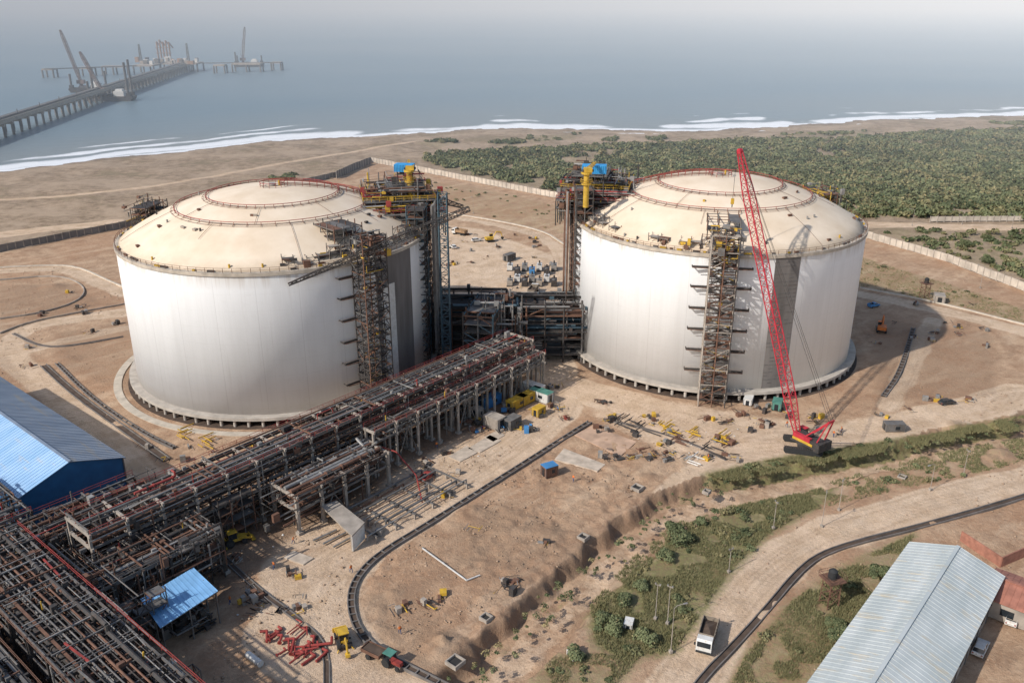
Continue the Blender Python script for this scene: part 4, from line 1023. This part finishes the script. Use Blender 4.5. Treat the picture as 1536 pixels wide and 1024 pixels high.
random.seed(9)
for i in range(26):
    x = random.uniform(700, 850); y = random.uniform(575, 655)
    mb = MB(); clutter(mb, (0, 0, 0), (1, 0), (3, 3, 1.0), 10, (1, 4, 6, 2, 9, 5), .05, .14); mb.box((0, 0, .3), (random.uniform(.5, 1.6), .8, .5), random.choice((1, 9, 6, 2, 5, 3))); mb.obj('material_pile', STEELS, loc=G(x, y), rotz=random.random()*3)
ZN = ((905, 1110, 625, 690), (330, 480, 820, 920), (655, 835, 350, 470), (20, 180, 430, 560), (1100, 1480, 595, 650), (570, 690, 640, 760), (180, 420, 640, 700), (900, 1110, 625, 690), (655, 780, 340, 400), (1390, 1536, 590, 640), (560, 860, 780, 920), (900, 1250, 600, 640), (1290, 1480, 450, 520))
for i in range(165):
    z_ = random.choice(ZN); x, y = random.uniform(z_[0], z_[1]), random.uniform(z_[2], z_[3])
    g = G(x, y)
    if min((g-C1).length, (g-C2).length) < 46 or float(pdist(np.array([g.x]), np.array([g.y]), creek)[0]) < 8: continue
    mb = MB(); clutter(mb, (0, 0, 0), (1, 0), (4, 3, .6), random.randint(2, 8), (1, 4, 6, 2, 5, 6, 1), .04, .13)
    if random.random() < .6: mb.box((.5, 0, .2), (random.uniform(.4, 2.0), random.uniform(.3, .9), random.uniform(.15, .6)), random.choice((1, 6, 6, 2, 5, 1)))
    mb.obj('material_pile', STEELS, loc=g, rotz=random.random()*3)
for i in range(14):
    mb = MB(); k = i % 4
    mb.box((0, 0, 1.2), (4.4, 2.0, 1.8), 0); mb.box((0, 0, .2), (5.0, 2.1, .3), 1); mb.cyl((1.2, 0, 2.1), (1.2, 0, 3.1), .3, 1, 8); mb.cyl((-1.2, 0, 2.1), (-1.2, 0, 2.5), .65, 2, 14); mb.box((2.26, 0, 1.2), (.1, 1.5, 1.2), 1)
    mb.obj('generator_set', [(M_WHITE, M_DARK, M_SILV, M_CONC)[k] if i != 3 else M_BLUE, M_DARK, M_STEEL], loc=G(765+(i % 7)*11, 404+(i//7)*17+(i % 2)*6), rotz=1.5)

# ---------------------------------------------------------------- vehicles
def wheels(mb, xs_, hw, r, m, w=.25):
    for x in xs_:
        for s in (-1, 1):
            mb.cyl((x, s*(hw-w), r), (x, s*hw, r), r, m, 16); mb.cyl((x, s*hw, r), (x, s*(hw+.02), r), r*.5, 2, 10)
def car(x, y, rot, body, pickup=False, name='parked_car'):
    mb = MB(); hw = .86
    lo = [(-2.2, .38), (-2.25, .75), (-2.12, .95), (.95, 1.0), (1.95, .86), (2.2, .68), (2.22, .38)]
    mb.prism(lo, -hw, hw, 0)
    x0, x1 = (-.35, 1.25) if pickup else (-2.0, 1.15); t0, t1 = (-.25, .55) if pickup else (-1.55, .35)
    def fr(x0, x1, t0, t1, z0, z1, h0, h1, m): mb.add([(x0, -h0, z0), (x1, -h0, z0), (x1, h0, z0), (x0, h0, z0), (t0, -h1, z1), (t1, -h1, z1), (t1, h1, z1), (t0, h1, z1)], MB.BF, m)
    fr(x0, x1, t0, t1, .94, 1.45, .8, .66, 1); fr(t0-.05, t1+.05, t0, t1-.05, 1.45, 1.52, .68, .62, 0)
    for s in (-1, 1): mb.beam((x1-.05, s*.8, .98), (t1, s*.66, 1.46), .08, 0); mb.beam(((x0+x1)/2-.2, s*.8, .98), ((t0+t1)/2, s*.665, 1.46), .08, 0)
    if pickup:
        mb.box((-1.3, 0, 1.0), (1.7, 1.4, .06), 3)
        for s in (-1, 1): mb.box((-1.3, s*.8, 1.15), (1.85, .08, .4), 0)
        mb.box((-2.2, 0, 1.15), (.08, 1.7, .4), 0)
    wheels(mb, (-1.4, 1.4), hw+.02, .34, 3)
    for s in (-1, 1): mb.box((2.2, s*.6, .68), (.08, .35, .14), 2); mb.box((-2.25, s*.65, .78), (.06, .25, .2), 4)
    mb.box((2.23, 0, .45), (.08, 1.6, .15), 3)
    return mb.obj(name, [body, M_GLASS, M_SILV, M_TYRE, M_RED], loc=G(x, y, -.03), rotz=rot, bevel=.05)
car(1470, 975, SITE, M_WHITE); car(1517, 930, SITE+.1, M_WHITE, True, 'pickup_truck'); car(1532, 892, SITE, M_WHITE)
car(1420, 606, .3, M_DARK); car(1310, 460, .5, M_BLUE, True, 'pickup_truck'); car(640, 718, 1.2, M_RED, True, 'pickup_truck'); car(680, 372, 2, M_WHITE); car(715, 362, .4, M_WHITE)
def tipper(x, y, rot, cab, bed, name='dump_truck'):
    mb = MB()
    mb.box((0, 0, .85), (6.6, .9, .3), 2)
    mb.prism([(1.9, .7), (1.9, 2.75), (3.0, 2.8), (3.35, 2.5), (3.5, 1.6), (3.55, .7)], -1.2, 1.2, 0)
    mb.add([(3.37, -1.05, 2.5), (3.53, -1.05, 1.65), (3.53, 1.05, 1.65), (3.37, 1.05, 2.5)], [(0, 1, 2, 3)], 3)
    for s in (-1, 1): mb.box((2.7, s*1.21, 2.1), (.9, .04, .7), 3); mb.box((3.4, s*1.4, 2.0), (.1, .25, .5), 4)
    mb.box((3.58, 0, .8), (.15, 2.3, .35), 4); mb.box((-.8, 0, 1.25), (5, 2.3, .12), 1)
    for s in (-1, 1):
        mb.box((-.8, s*1.2, 1.9), (5, .1, 1.3), 1)
        for i in range(7): mb.box((-3.2+i*.8, s*1.28, 1.9), (.12, .1, 1.3), 1)
    mb.box((1.72, 0, 2.05), (.1, 2.4, 1.6), 1); mb.box((-3.3, 0, 1.8), (.1, 2.4, 1.1), 1)
    mb.add([(-3.2, -1.1, 1.75), (1.6, -1.1, 1.7), (1.6, 1.1, 1.75), (-3.2, 1.1, 1.7), (-.8, 0, 2.3)], [(0, 1, 4), (1, 2, 4), (2, 3, 4), (3, 0, 4)], 5)
    for x_ in (-2.5, -1.3, 2.5):
        for s in (-1, 1): mb.cyl((x_, s*.8, .5), (x_, s*1.18, .5), .5, 4, 16)
    return mb.obj(name, [cab, bed, M_DARK, M_GLASS, M_TYRE, M_SOIL], loc=G(x, y, -.03), rotz=rot)
M_TBED = mat('dusty_tipper_body', (.25, .20, .15), .85, 0, .3, 1)
tipper(1060, 962, rad(-112), M_WHITE, M_TBED); tipper(690, 352, 2.6, M_WHITE, M_WOOD); tipper(800, 440, 1.3, M_WHITE, M_TBED)
def backhoe(x, y, rot):
    mb = MB()
    mb.prism([(-1.2, .7), (-1.2, 1.5), (.4, 1.5), (2.2, 1.35), (2.4, 1.0), (2.4, .7)], -.55, .55, 0)
    for sx_, sy_ in ((-1.1, -.7), (.4, -.7), (-1.1, .7), (.4, .7)): mb.beam((sx_, sy_, 1.3), (sx_, sy_, 2.75), .12, 2)
    mb.box((-.35, 0, 2.0), (1.4, 1.3, 1.3), 1); mb.box((-.35, 0, 2.8), (1.8, 1.7, .14), 0)
    wheels(mb, (-1.0,), 1.15, .8, 3, .45); wheels(mb, (1.7,), 1.05, .5, 3, .35)
    for s in (-1, 1): mb.beam((.9, s*.7, 1.4), (3.1, s*.7, .7), .2, 0, .3)
    mb.prism([(3.0, .15), (3.0, .95), (3.15, 1.0), (3.3, .4), (3.8, .15)], -1.1, 1.1, 0)
    mb.tube([(-1.4, 0, 1.0), (-2.4, 0, 3.0), (-3.3, 0, 2.3), (-3.5, 0, .9)], .16, 0, 6); mb.prism([(-3.8, .9), (-3.2, .95), (-3.1, .4), (-3.5, .2), (-3.9, .4)], -.35, .35, 0)
    for s in (-1, 1): mb.beam((-1.5, s*.8, .9), (-1.9, s*1.3, .1), .15, 0)
    mb.box((-1.5, 0, .9), (.4, 1.9, .5), 2)
    return mb.obj('backhoe_loader', [M_YEL, M_GLASS, M_DARK, M_TYRE], loc=G(x, y, -.03), rotz=rot)
backhoe(515, 965, rad(112)); backhoe(352, 815, .6)
def tractor(x, y, rot):
    mb = MB(); mb.prism([(-.4, .7), (-.4, 1.3), (1.6, 1.25), (1.7, .7)], -.4, .4, 0); mb.box((-.8, 0, 1.0), (1, .9, .5), 2); wheels(mb, (-.8,), 1.0, .75, 2, .4); wheels(mb, (1.3,), .8, .42, 2, .25)
    for s in (-1, 1): mb.beam((-1.3, s*.6, 1.1), (-1.3, s*.6, 2.3), .08, 2); mb.beam((.1, s*.6, 1.2), (.1, s*.6, 2.3), .08, 2)
    mb.box((-.6, 0, 2.33), (1.7, 1.5, .08), 1); mb.box((-3.8, 0, 1.0), (3.6, 2, .12), 3)
    for s in (-1, 1): mb.box((-3.8, s*1.0, 1.3), (3.6, .08, .6), 3)
    for sx_ in (-5.6, -2.0): mb.box((sx_, 0, 1.3), (.08, 2, .6), 3)
    wheels(mb, (-4.2,), 1.1, .5, 2, .25); mb.beam((-2, 0, .8), (-1.2, 0, .7), .12, 2); mb.box((-3.8, 0, 1.25), (3.3, 1.8, .35), 4)
    return mb.obj('tractor_with_trailer', [M_RED, M_GREEN, M_TYRE, M_RUST, M_SOIL], loc=G(x, y, -.03), rotz=rot)
tractor(590, 998, rad(-32))
def excavator(x, y, rot, m):
    mb = MB()
    for s in (-1, 1):
        mb.prism([(-1.7, .25), (-1.4, 0), (1.4, 0), (1.7, .25), (1.7, .6), (1.4, .8), (-1.4, .8), (-1.7, .6)], s*1.2-.28, s*1.2+.28, 1)
    mb.cyl((0, 0, .7), (0, 0, 1.0), .8, 1, 14); mb.box((-.4, 0, 1.5), (3.2, 2.5, 1.0), 0); mb.box((.8, .8, 2.2), (1.4, .9, 1.6), 2); mb.box((.8, .8, 3.05), (1.5, 1.0, .1), 0)
    mb.tube([(1.2, -.2, 1.5), (2.8, -.2, 4.0), (4.8, -.2, 3.6)], .24, 0, 4); mb.tube([(4.8, -.2, 3.8), (5.6, -.2, 1.4)], .2, 0, 4); mb.prism([(5.2, 1.5), (6.0, 1.5), (6.1, .8), (5.4, .4), (5.0, .9)], -.7, .3, 1)
    return mb.obj('excavator', [m, M_TYRE, M_GLASS], loc=G(x, y, -.03), rotz=rot)
excavator(1322, 497, 1.2, M_ORANGE); excavator(735, 362, .4, M_YEL)

# ---------------------------------------------------------------- crawler crane
random.seed(2); base = G(1203, 672); e = empty('crawler_crane', base)
mb = MB()
M_CR = mat('crane_red', (.46, .03, .045), .5, 0, .25, 1)
for s in (-1, 1):
    prof = [(-4.2, .6), (-3.8, .1), (3.8, .1), (4.2, .6), (4.2, 1.0), (3.8, 1.4), (-3.8, 1.4), (-4.2, 1.0)]
    mb.prism(prof, s*2.9-.55, s*2.9+.55, 0)
    for i in range(22): mb.box((-4+i*.38, s*2.9, 1.43), (.2, 1.15, .08), 1)
mb.box((0, 0, 1.0), (2.2, 5, .9), 1); mb.cyl((0, 0, 1.4), (0, 0, 1.9), 1.5, 1, 20)
mb.obj('crawler_tracks', [M_TYRE, M_DARK], e, rotz=rad(-15))
tip = Vector((51.5, 198, 63.5))-base
hdir = Vector((tip.x, tip.y, 0)).normalized(); side = Vector((-hdir.y, hdir.x, 0)); foot = hdir*1.6+Vector((0, 0, 2.6))
mb = MB()
mb.box(-hdir*1.2+Vector((0, 0, 2.9)), (6.2, 3.0, 1.5), 1, hdir); mb.box(-hdir*1.2+Vector((0, 0, 2.0)), (7.0, 3.2, .3), 1, hdir)
mb.box(-hdir*.6+side*1.2+Vector((0, 0, 3.2)), (4.6, .9, 1.6), 0, hdir)
mb.box(-hdir*5.2+Vector((0, 0, 2.9)), (1.4, 4.4, 2.0), 2, hdir)
for i in range(3): mb.box(-hdir*5.2+Vector((0, 0, 2.15+i*.7)), (1.5, 4.5, .08), 1, hdir)
for s in (-1, 1): mb.box(-hdir*1.0+side*s*1.68+Vector((0, 0, 2.7)), (5.5, .06, .6), 3, hdir)
mb.cyl(-hdir*1.5-side*1.0+Vector((0, 0, 3.9)), -hdir*1.5+side*.6+Vector((0, 0, 3.9)), .55, 1, 14)
mb.box(hdir*1.9-side*2.3+Vector((0, 0, 2.9)), (1.7, 1.2, 2.0), 4, hdir); mb.box(hdir*1.9-side*2.3+Vector((0, 0, 3.95)), (1.8, 1.3, .1), 0, hdir)
mb.obj('upperworks', [M_CR, M_DARK, M_DARK, M_YEL, M_GLASS], e)
mb = MB()
lattice(mb, foot, tip, .9, .8, 0, 36, .19, .09, wmid=1.9)
mast = -hdir*6.5+Vector((0, 0, 9.5))
for s in (-1, 1): mb.beam(-hdir*1+side*s*1.2+Vector((0, 0, 3.6)), mast+side*s*.8, .3, 0); mb.beam(-hdir*4.5+side*s*1.4+Vector((0, 0, 3.6)), mast+side*s*.8, .25, 0)
mb.beam(mast-side, mast+side, .3, 0)
bt = foot+(tip-foot)*.97
for s in (-1, 1): mb.cyl(mast+side*s*.7, bt+side*s*.5, .05, 1, 5)
mb.cyl(mast, tip, .04, 1, 5)
mb.cyl(tip+hdir*.8, tip+hdir*.8-Vector((0, 0, 11)), .05, 1, 5); mb.box(tip+hdir*.8-Vector((0, 0, 11.6)), (.7, .5, 1.3), 2); mb.cyl(tip+hdir*.8-Vector((0, 0, 12.2)), tip+hdir*.8-Vector((0, 0, 13)), .12, 1, 6)
mb.cyl(tip-side*.4, tip+side*.4, .6, 0, 14)
mb.obj('lattice_boom', [M_CR, M_DARK, M_YEL], e)

# ---------------------------------------------------------------- water tower, lamps
mb = MB()
for sx_ in (-1, 1):
    for sy_ in (-1, 1): mb.beam((sx_*1.1, sy_*1.1, -.1), (sx_*1.0, sy_*1.0, 5), .18, 0)
for z in (1.8, 3.5):
    for a_, b_ in (((-1, -1), (1, -1)), ((1, -1), (1, 1)), ((1, 1), (-1, 1)), ((-1, 1), (-1, -1))): mb.beam((a_[0]*1.05, a_[1]*1.05, z), (b_[0]*1.05, b_[1]*1.05, z), .1, 0); mb.beam((a_[0]*1.05, a_[1]*1.05, z-1.6), (b_[0]*1.05, b_[1]*1.05, z), .08, 0)
mb.box((0, 0, 5.1), (3.2, 3.2, .2), 0); mb.cyl((-.1, 0, 5.2), (-.1, 0, 6.7), .75, 1, 20); mb.cyl((-.1, 0, 6.7), (-.1, 0, 7.1), .75, 1, 20, .3); handrail(mb, [(-1.6, -1.6, 5.2), (1.6, -1.6, 5.2), (1.6, 1.6, 5.2), (-1.6, 1.6, 5.2), (-1.6, -1.6, 5.2)], 0, 1, 1.6, .05)
mb.obj('water_tank_tower', [M_RUST, M_TYRE], loc=G(1243, 905), rotz=.3)
mb.obj('water_tank_tower', [M_RUST, M_TYRE], loc=G(1386, 446), rotz=.3)
def lamp(x, y, h=8.5, arm=0):
    mb = MB(); mb.cyl((0, 0, -.2), (0, 0, h), .08, 0, 8, .05); mb.box((0, 0, .2), (.5, .5, .5), 2)
    if arm: mb.tube([(0, 0, h), (.5, 0, h+.35), (1.6, 0, h+.4)], .05, 0, 6); mb.box((1.9, 0, h+.38), (.7, .28, .14), 1)
    else: mb.box((0, 0, h-.2), (1.0, .08, .08), 0); mb.box((.4, 0, h), (.25, .18, .2), 1); mb.box((-.4, 0, h), (.25, .18, .2), 1)
    mb.obj('street_lamp', [M_CONC, M_SILV, M_CONC], loc=G(x, y), rotz=random.random()*6)
for x, y, h, ar in ((983, 928, 7, 0), (1001, 935, 7.5, 0), (1006, 978, 8.5, 1), (1093, 858, 5, 0), (1160, 792, 6, 0), (1232, 790, 8, 0), (1258, 765, 7, 0), (1445, 712, 6, 0), (1395, 735, 6, 1), (1443, 336, 6, 1), (1518, 342, 6, 1), (845, 330, 8, 1), (1470, 432, 8, 1), (1368, 338, 7, 1), (710, 320, 8, 1), (300, 800, 7, 1)): lamp(x, y, h, ar)

# ---------------------------------------------------------------- workers
def worker(x, y, rot, step=.25, bend=0):
    J = [(0, 0, .95), (bend*.15, 0, 1.15), (bend*.35, 0, 1.42), (bend*.45, 0, 1.53), (bend*.5, 0, 1.66), (bend*.35, .19, 1.42), (bend*.35+.05, .25, 1.15), (bend*.3+.18, .26, .95), (bend*.35, -.19, 1.42), (bend*.35-.05, -.25, 1.15), (bend*.3+.1, -.26, .93),
         (0, .1, .9), (step, .11, .5), (step*.9, .11, .06), (step*.9+.16, .11, .04), (0, -.1, .9), (-step*.6, -.11, .5), (-step*1.3, -.11, .08), (-step*1.3+.16, -.11, .04)]
    E = [(0, 1), (1, 2), (2, 3), (3, 4), (2, 5), (5, 6), (6, 7), (2, 8), (8, 9), (9, 10), (0, 11), (11, 12), (12, 13), (13, 14), (0, 15), (15, 16), (16, 17), (17, 18)]
    Rr = [.15, .14, .16, .06, .105, .075, .055, .04, .075, .055, .04, .1, .075, .055, .045, .1, .075, .055, .045]
    me = bpy.data.meshes.new('w'); me.from_pydata(J, E, []); o = bpy.data.objects.new('tmp', me); sc.collection.objects.link(o)
    o.modifiers.new('s', 'SKIN')
    for i, r in enumerate(Rr): me.skin_vertices[0].data[i].radius = (r, r)
    me.skin_vertices[0].data[0].use_root = True
    sb_ = o.modifiers.new('u', 'SUBSURF'); sb_.levels = 1; sb_.render_levels = 1
    dg = bpy.context.evaluated_depsgraph_get(); m2 = bpy.data.meshes.new_from_object(o.evaluated_get(dg)); bpy.data.objects.remove(o)
    m2.materials.clear()
    for mm in (M_CLOTH, M_ORANGE, M_SKIN, M_YEL): m2.materials.append(mm)
    for p in m2.polygons:
        z = p.center.z; p.material_index = 3 if z > 1.68 else 2 if z > 1.5 else 1 if z > .98 else 0; p.use_smooth = True
    w_ = bpy.data.objects.new('construction_worker', m2); sc.collection.objects.link(w_); w_.location = G(x, y, -.02); w_.rotation_euler = (0, 0, rot)
for x, y, r, b_ in ((411, 853, 1, 0), (527, 858, 2.5, 0), (440, 815, 0, .3), (655, 672, 2, 0), (1250, 655, 1, 0), (1262, 648, 3, .2), (1062, 690, 0, 0), (1180, 640, 2, 0), (690, 640, 1, .4), (860, 722, 4, 0), (600, 950, 2, 0), (345, 905, 1, .3), (1545, 880, 0, 0)): worker(x, y, r, .22, b_)

# ---------------------------------------------------------------- jetty
random.seed(8); mb = MB(); ZD = 9.0
j0 = G(-160, 232, ZD); j1 = G(285, 93, ZD)
d = (j1-j0); Lj = d.length; dn = d.normalized(); sn = Vector((-dn.y, dn.x, 0)); n = int(Lj/16)
mb.beam(j0, j1, 13, 0, 1.6); mb.beam(j0+sn*3+Vector((0, 0, 1.6)), j1+sn*3+Vector((0, 0, 1.6)), 4.5, 1, 1.4); mb.beam(j0-sn*5.9+Vector((0, 0, 1.5)), j1-sn*5.9+Vector((0, 0, 1.5)), .5, 0, 1.4)
for i in range(n+1):
    c_ = j0+dn*i*16
    mb.beam(c_-sn*7.2+Vector((0, 0, -1.7)), c_+sn*7.2+Vector((0, 0, -1.7)), 2.2, 0, 2)
    for s in (-6, 0, 6): mb.cyl(c_+sn*s+Vector((0, 0, -14)), c_+sn*s+Vector((0, 0, -1.5)), 1.0, 2, 8)
    if i % 3 == 0: mb.beam(c_+sn*1, c_+sn*1+Vector((0, 0, 5)), .5, 1)
mb.obj('jetty_trestle', [M_CONC, M_STEEL, M_CONCD])
mb = MB()
def plat(x0, x1, y, w, m=0):
    p = G(x0, y, ZD); q = G(x1, y, ZD); mb.beam(p, q, w, m, 2)
    n_ = max(1, int((q-p).length/14))
    for i in range(n_+1):
        c_ = p.lerp(q, i/n_)
        for s in (-.4, .4): mb.cyl(c_+Vector((0, s*w, -13)), c_+Vector((0, s*w, -.5)), 1.2, 2, 8)
plat(66, 82, 104, 14); plat(120, 140, 102, 14); plat(155, 188, 100, 14); plat(205, 235, 98, 30); plat(235, 300, 95, 34); plat(322, 338, 98, 14); plat(350, 392, 96, 18); plat(408, 422, 94, 14)
a_, b_ = G(66, 104, ZD+1), G(205, 99, ZD+1); mb.beam(a_, b_, 2.2, 1, 1.2); a_, b_ = G(300, 95, ZD+1), G(420, 94, ZD+1); mb.beam(a_, b_, 2.2, 1, 1.2)
for i in range(5):
    p = G(238+i*4.5, 88, ZD); hh = 24+random.random()*4; mb.beam(p, p+Vector((0, 0, hh)), 1.8, 3); mb.beam(p+Vector((0, 0, hh)), p+Vector((3, 8, hh-9)), 1.4, 3)
    for z in (8, 16): mb.box(p+Vector((0, 0, z)), (5, 5, .6), 3)
for i in range(22):
    p = G(random.uniform(205, 298), random.uniform(92, 98), ZD); mb.box(p+Vector((0, 0, 3)), (random.uniform(3, 9), random.uniform(4, 8), random.uniform(3, 9)), random.choice((0, 1, 3, 4)))
for x_, yy in ((212, 95), (283, 93)): p = G(x_, yy, ZD); lattice(mb, p, p+Vector((0, 0, 26)), 3, 1.5, 1, 8, .5, .3)
mb.obj('jetty_head', [M_CONC, M_STEEL, M_CONCD, mat('loading_arm_primer', (.32, .19, .12), .7), M_WHITE])
M_CF = mat('faded_crane_paint', (.19, .13, .11), .7); M_LEG = mat('weathered_leg_steel', (.11, .10, .095), .8)
def barge(x, y, L, Wd, legs, boom, name='jackup_barge', rot=.1):
    mb = MB(); mb.prism([(-L/2, 3), (-L/2+2, 0), (L/2-2, 0), (L/2, 3), (L/2, 4.5), (-L/2, 4.5)], -Wd/2, Wd/2, 0)
    for sx_, sy_, hh in legs: mb.cyl((sx_*L*.42, sy_*Wd*.38, -12), (sx_*L*.42, sy_*Wd*.38, hh), 1.2, 1, 10); mb.box((sx_*L*.42, sy_*Wd*.38, 6), (4, 4, 4), 0)
    mb.box((L*.2, 0, 7), (L*.22, Wd*.6, 5), 2); mb.box((L*.2, 0, 10.4), (L*.15, Wd*.4, 1.8), 2)
    for i in range(8): mb.box((random.uniform(-L*.4, L*.1), random.uniform(-Wd*.35, Wd*.35), 5.5), (random.uniform(2, 5), 3, 2.2), random.choice((0, 1, 3)))
    mb.cyl((-L*.2, 0, 4.5), (-L*.2, 0, 9), 2, 3, 12); mb.box((-L*.2, 0, 11), (8, 5, 4), 3)
    lattice(mb, (-L*.2, 0, 11), (-L*.2+boom[0], boom[1], boom[2]), 1.6, 1.2, 3, 16, .45, .25, wmid=2.6)
    mb.cyl((-L*.2-3, 0, 18), (-L*.2+boom[0], boom[1], boom[2]), .15, 1, 4); mb.beam((-L*.2, 0, 12), (-L*.2-3, 0, 18), .5, 3)
    mb.obj(name, [M_DARK, M_LEG, M_WHITE, M_CF], loc=G(x, y, -1.9), rotz=rot)
barge(168, 151, 46, 18, ((1, 1, 40), (1, -1, 38), (-1, 1, 30), (-1, -1, 20)), (-16, 4, 48))
barge(135, 138, 40, 16, ((1, 1, 22), (-1, -1, 20)), (-14, 4, 66)); barge(374, 100, 44, 18, ((1, 1, 16), (-1, -1, 22), (-1, 1, 16)), (8, 0, 58))

# ---------------------------------------------------------------- light, sky, haze, camera
SUN_EL = rad(37); SH = rad(35)
L = Vector((math.cos(SH)*math.cos(SUN_EL), math.sin(SH)*math.cos(SUN_EL), -math.sin(SUN_EL)))
sun = bpy.data.lights.new('sun', 'SUN'); sun.energy = 4.3; sun.angle = rad(.8); sun.color = (1, .96, .90)
so_b = bpy.data.objects.new('sun', sun); sc.collection.objects.link(so_b); so_b.rotation_euler = L.to_track_quat('-Z', 'Y').to_euler()
w = bpy.data.worlds.new('World'); sc.world = w; w.use_nodes = True; nt = w.node_tree
bg = nt.nodes['Background']; sk = nt.nodes.new('ShaderNodeTexSky'); sk.sky_type = 'NISHITA'; sk.sun_disc = False
sk.sun_elevation = SUN_EL; S = -L; sk.sun_rotation = math.atan2(S.x, S.y); sk.dust_density = 1.2; sk.air_density = 1.0; sk.altitude = 50
nt.links.new(sk.outputs[0], bg.inputs[0]); bg.inputs[1].default_value = .15
mb = MB(); mb.box((0, 400+5500, 90), (30000, 11000, 240), 0)
hm = bpy.data.materials.new('sea_haze'); hm.use_nodes = True; nt = hm.node_tree; nt.nodes.clear()
out = nt.nodes.new('ShaderNodeOutputMaterial'); vs = nt.nodes.new('ShaderNodeVolumeScatter'); vs.inputs['Color'].default_value = (.84, .92, 1, 1); vs.inputs['Density'].default_value = .00045; vs.inputs['Anisotropy'].default_value = -.35
nt.links.new(vs.outputs[0], out.inputs['Volume'])
mb.obj('haze', [hm])
cam = bpy.data.cameras.new('camera'); co = bpy.data.objects.new('camera', cam); sc.collection.objects.link(co); sc.camera = co
cam.sensor_width = 36; cam.lens = FPX/1536*36; cam.clip_start = 1; cam.clip_end = 300000
co.location = (0, 0, CAM_H); co.rotation_euler = (math.pi/2-PITCH, 0, 0)
sc.view_settings.view_transform = 'Standard'; sc.view_settings.look = 'None'; sc.view_settings.exposure = 0
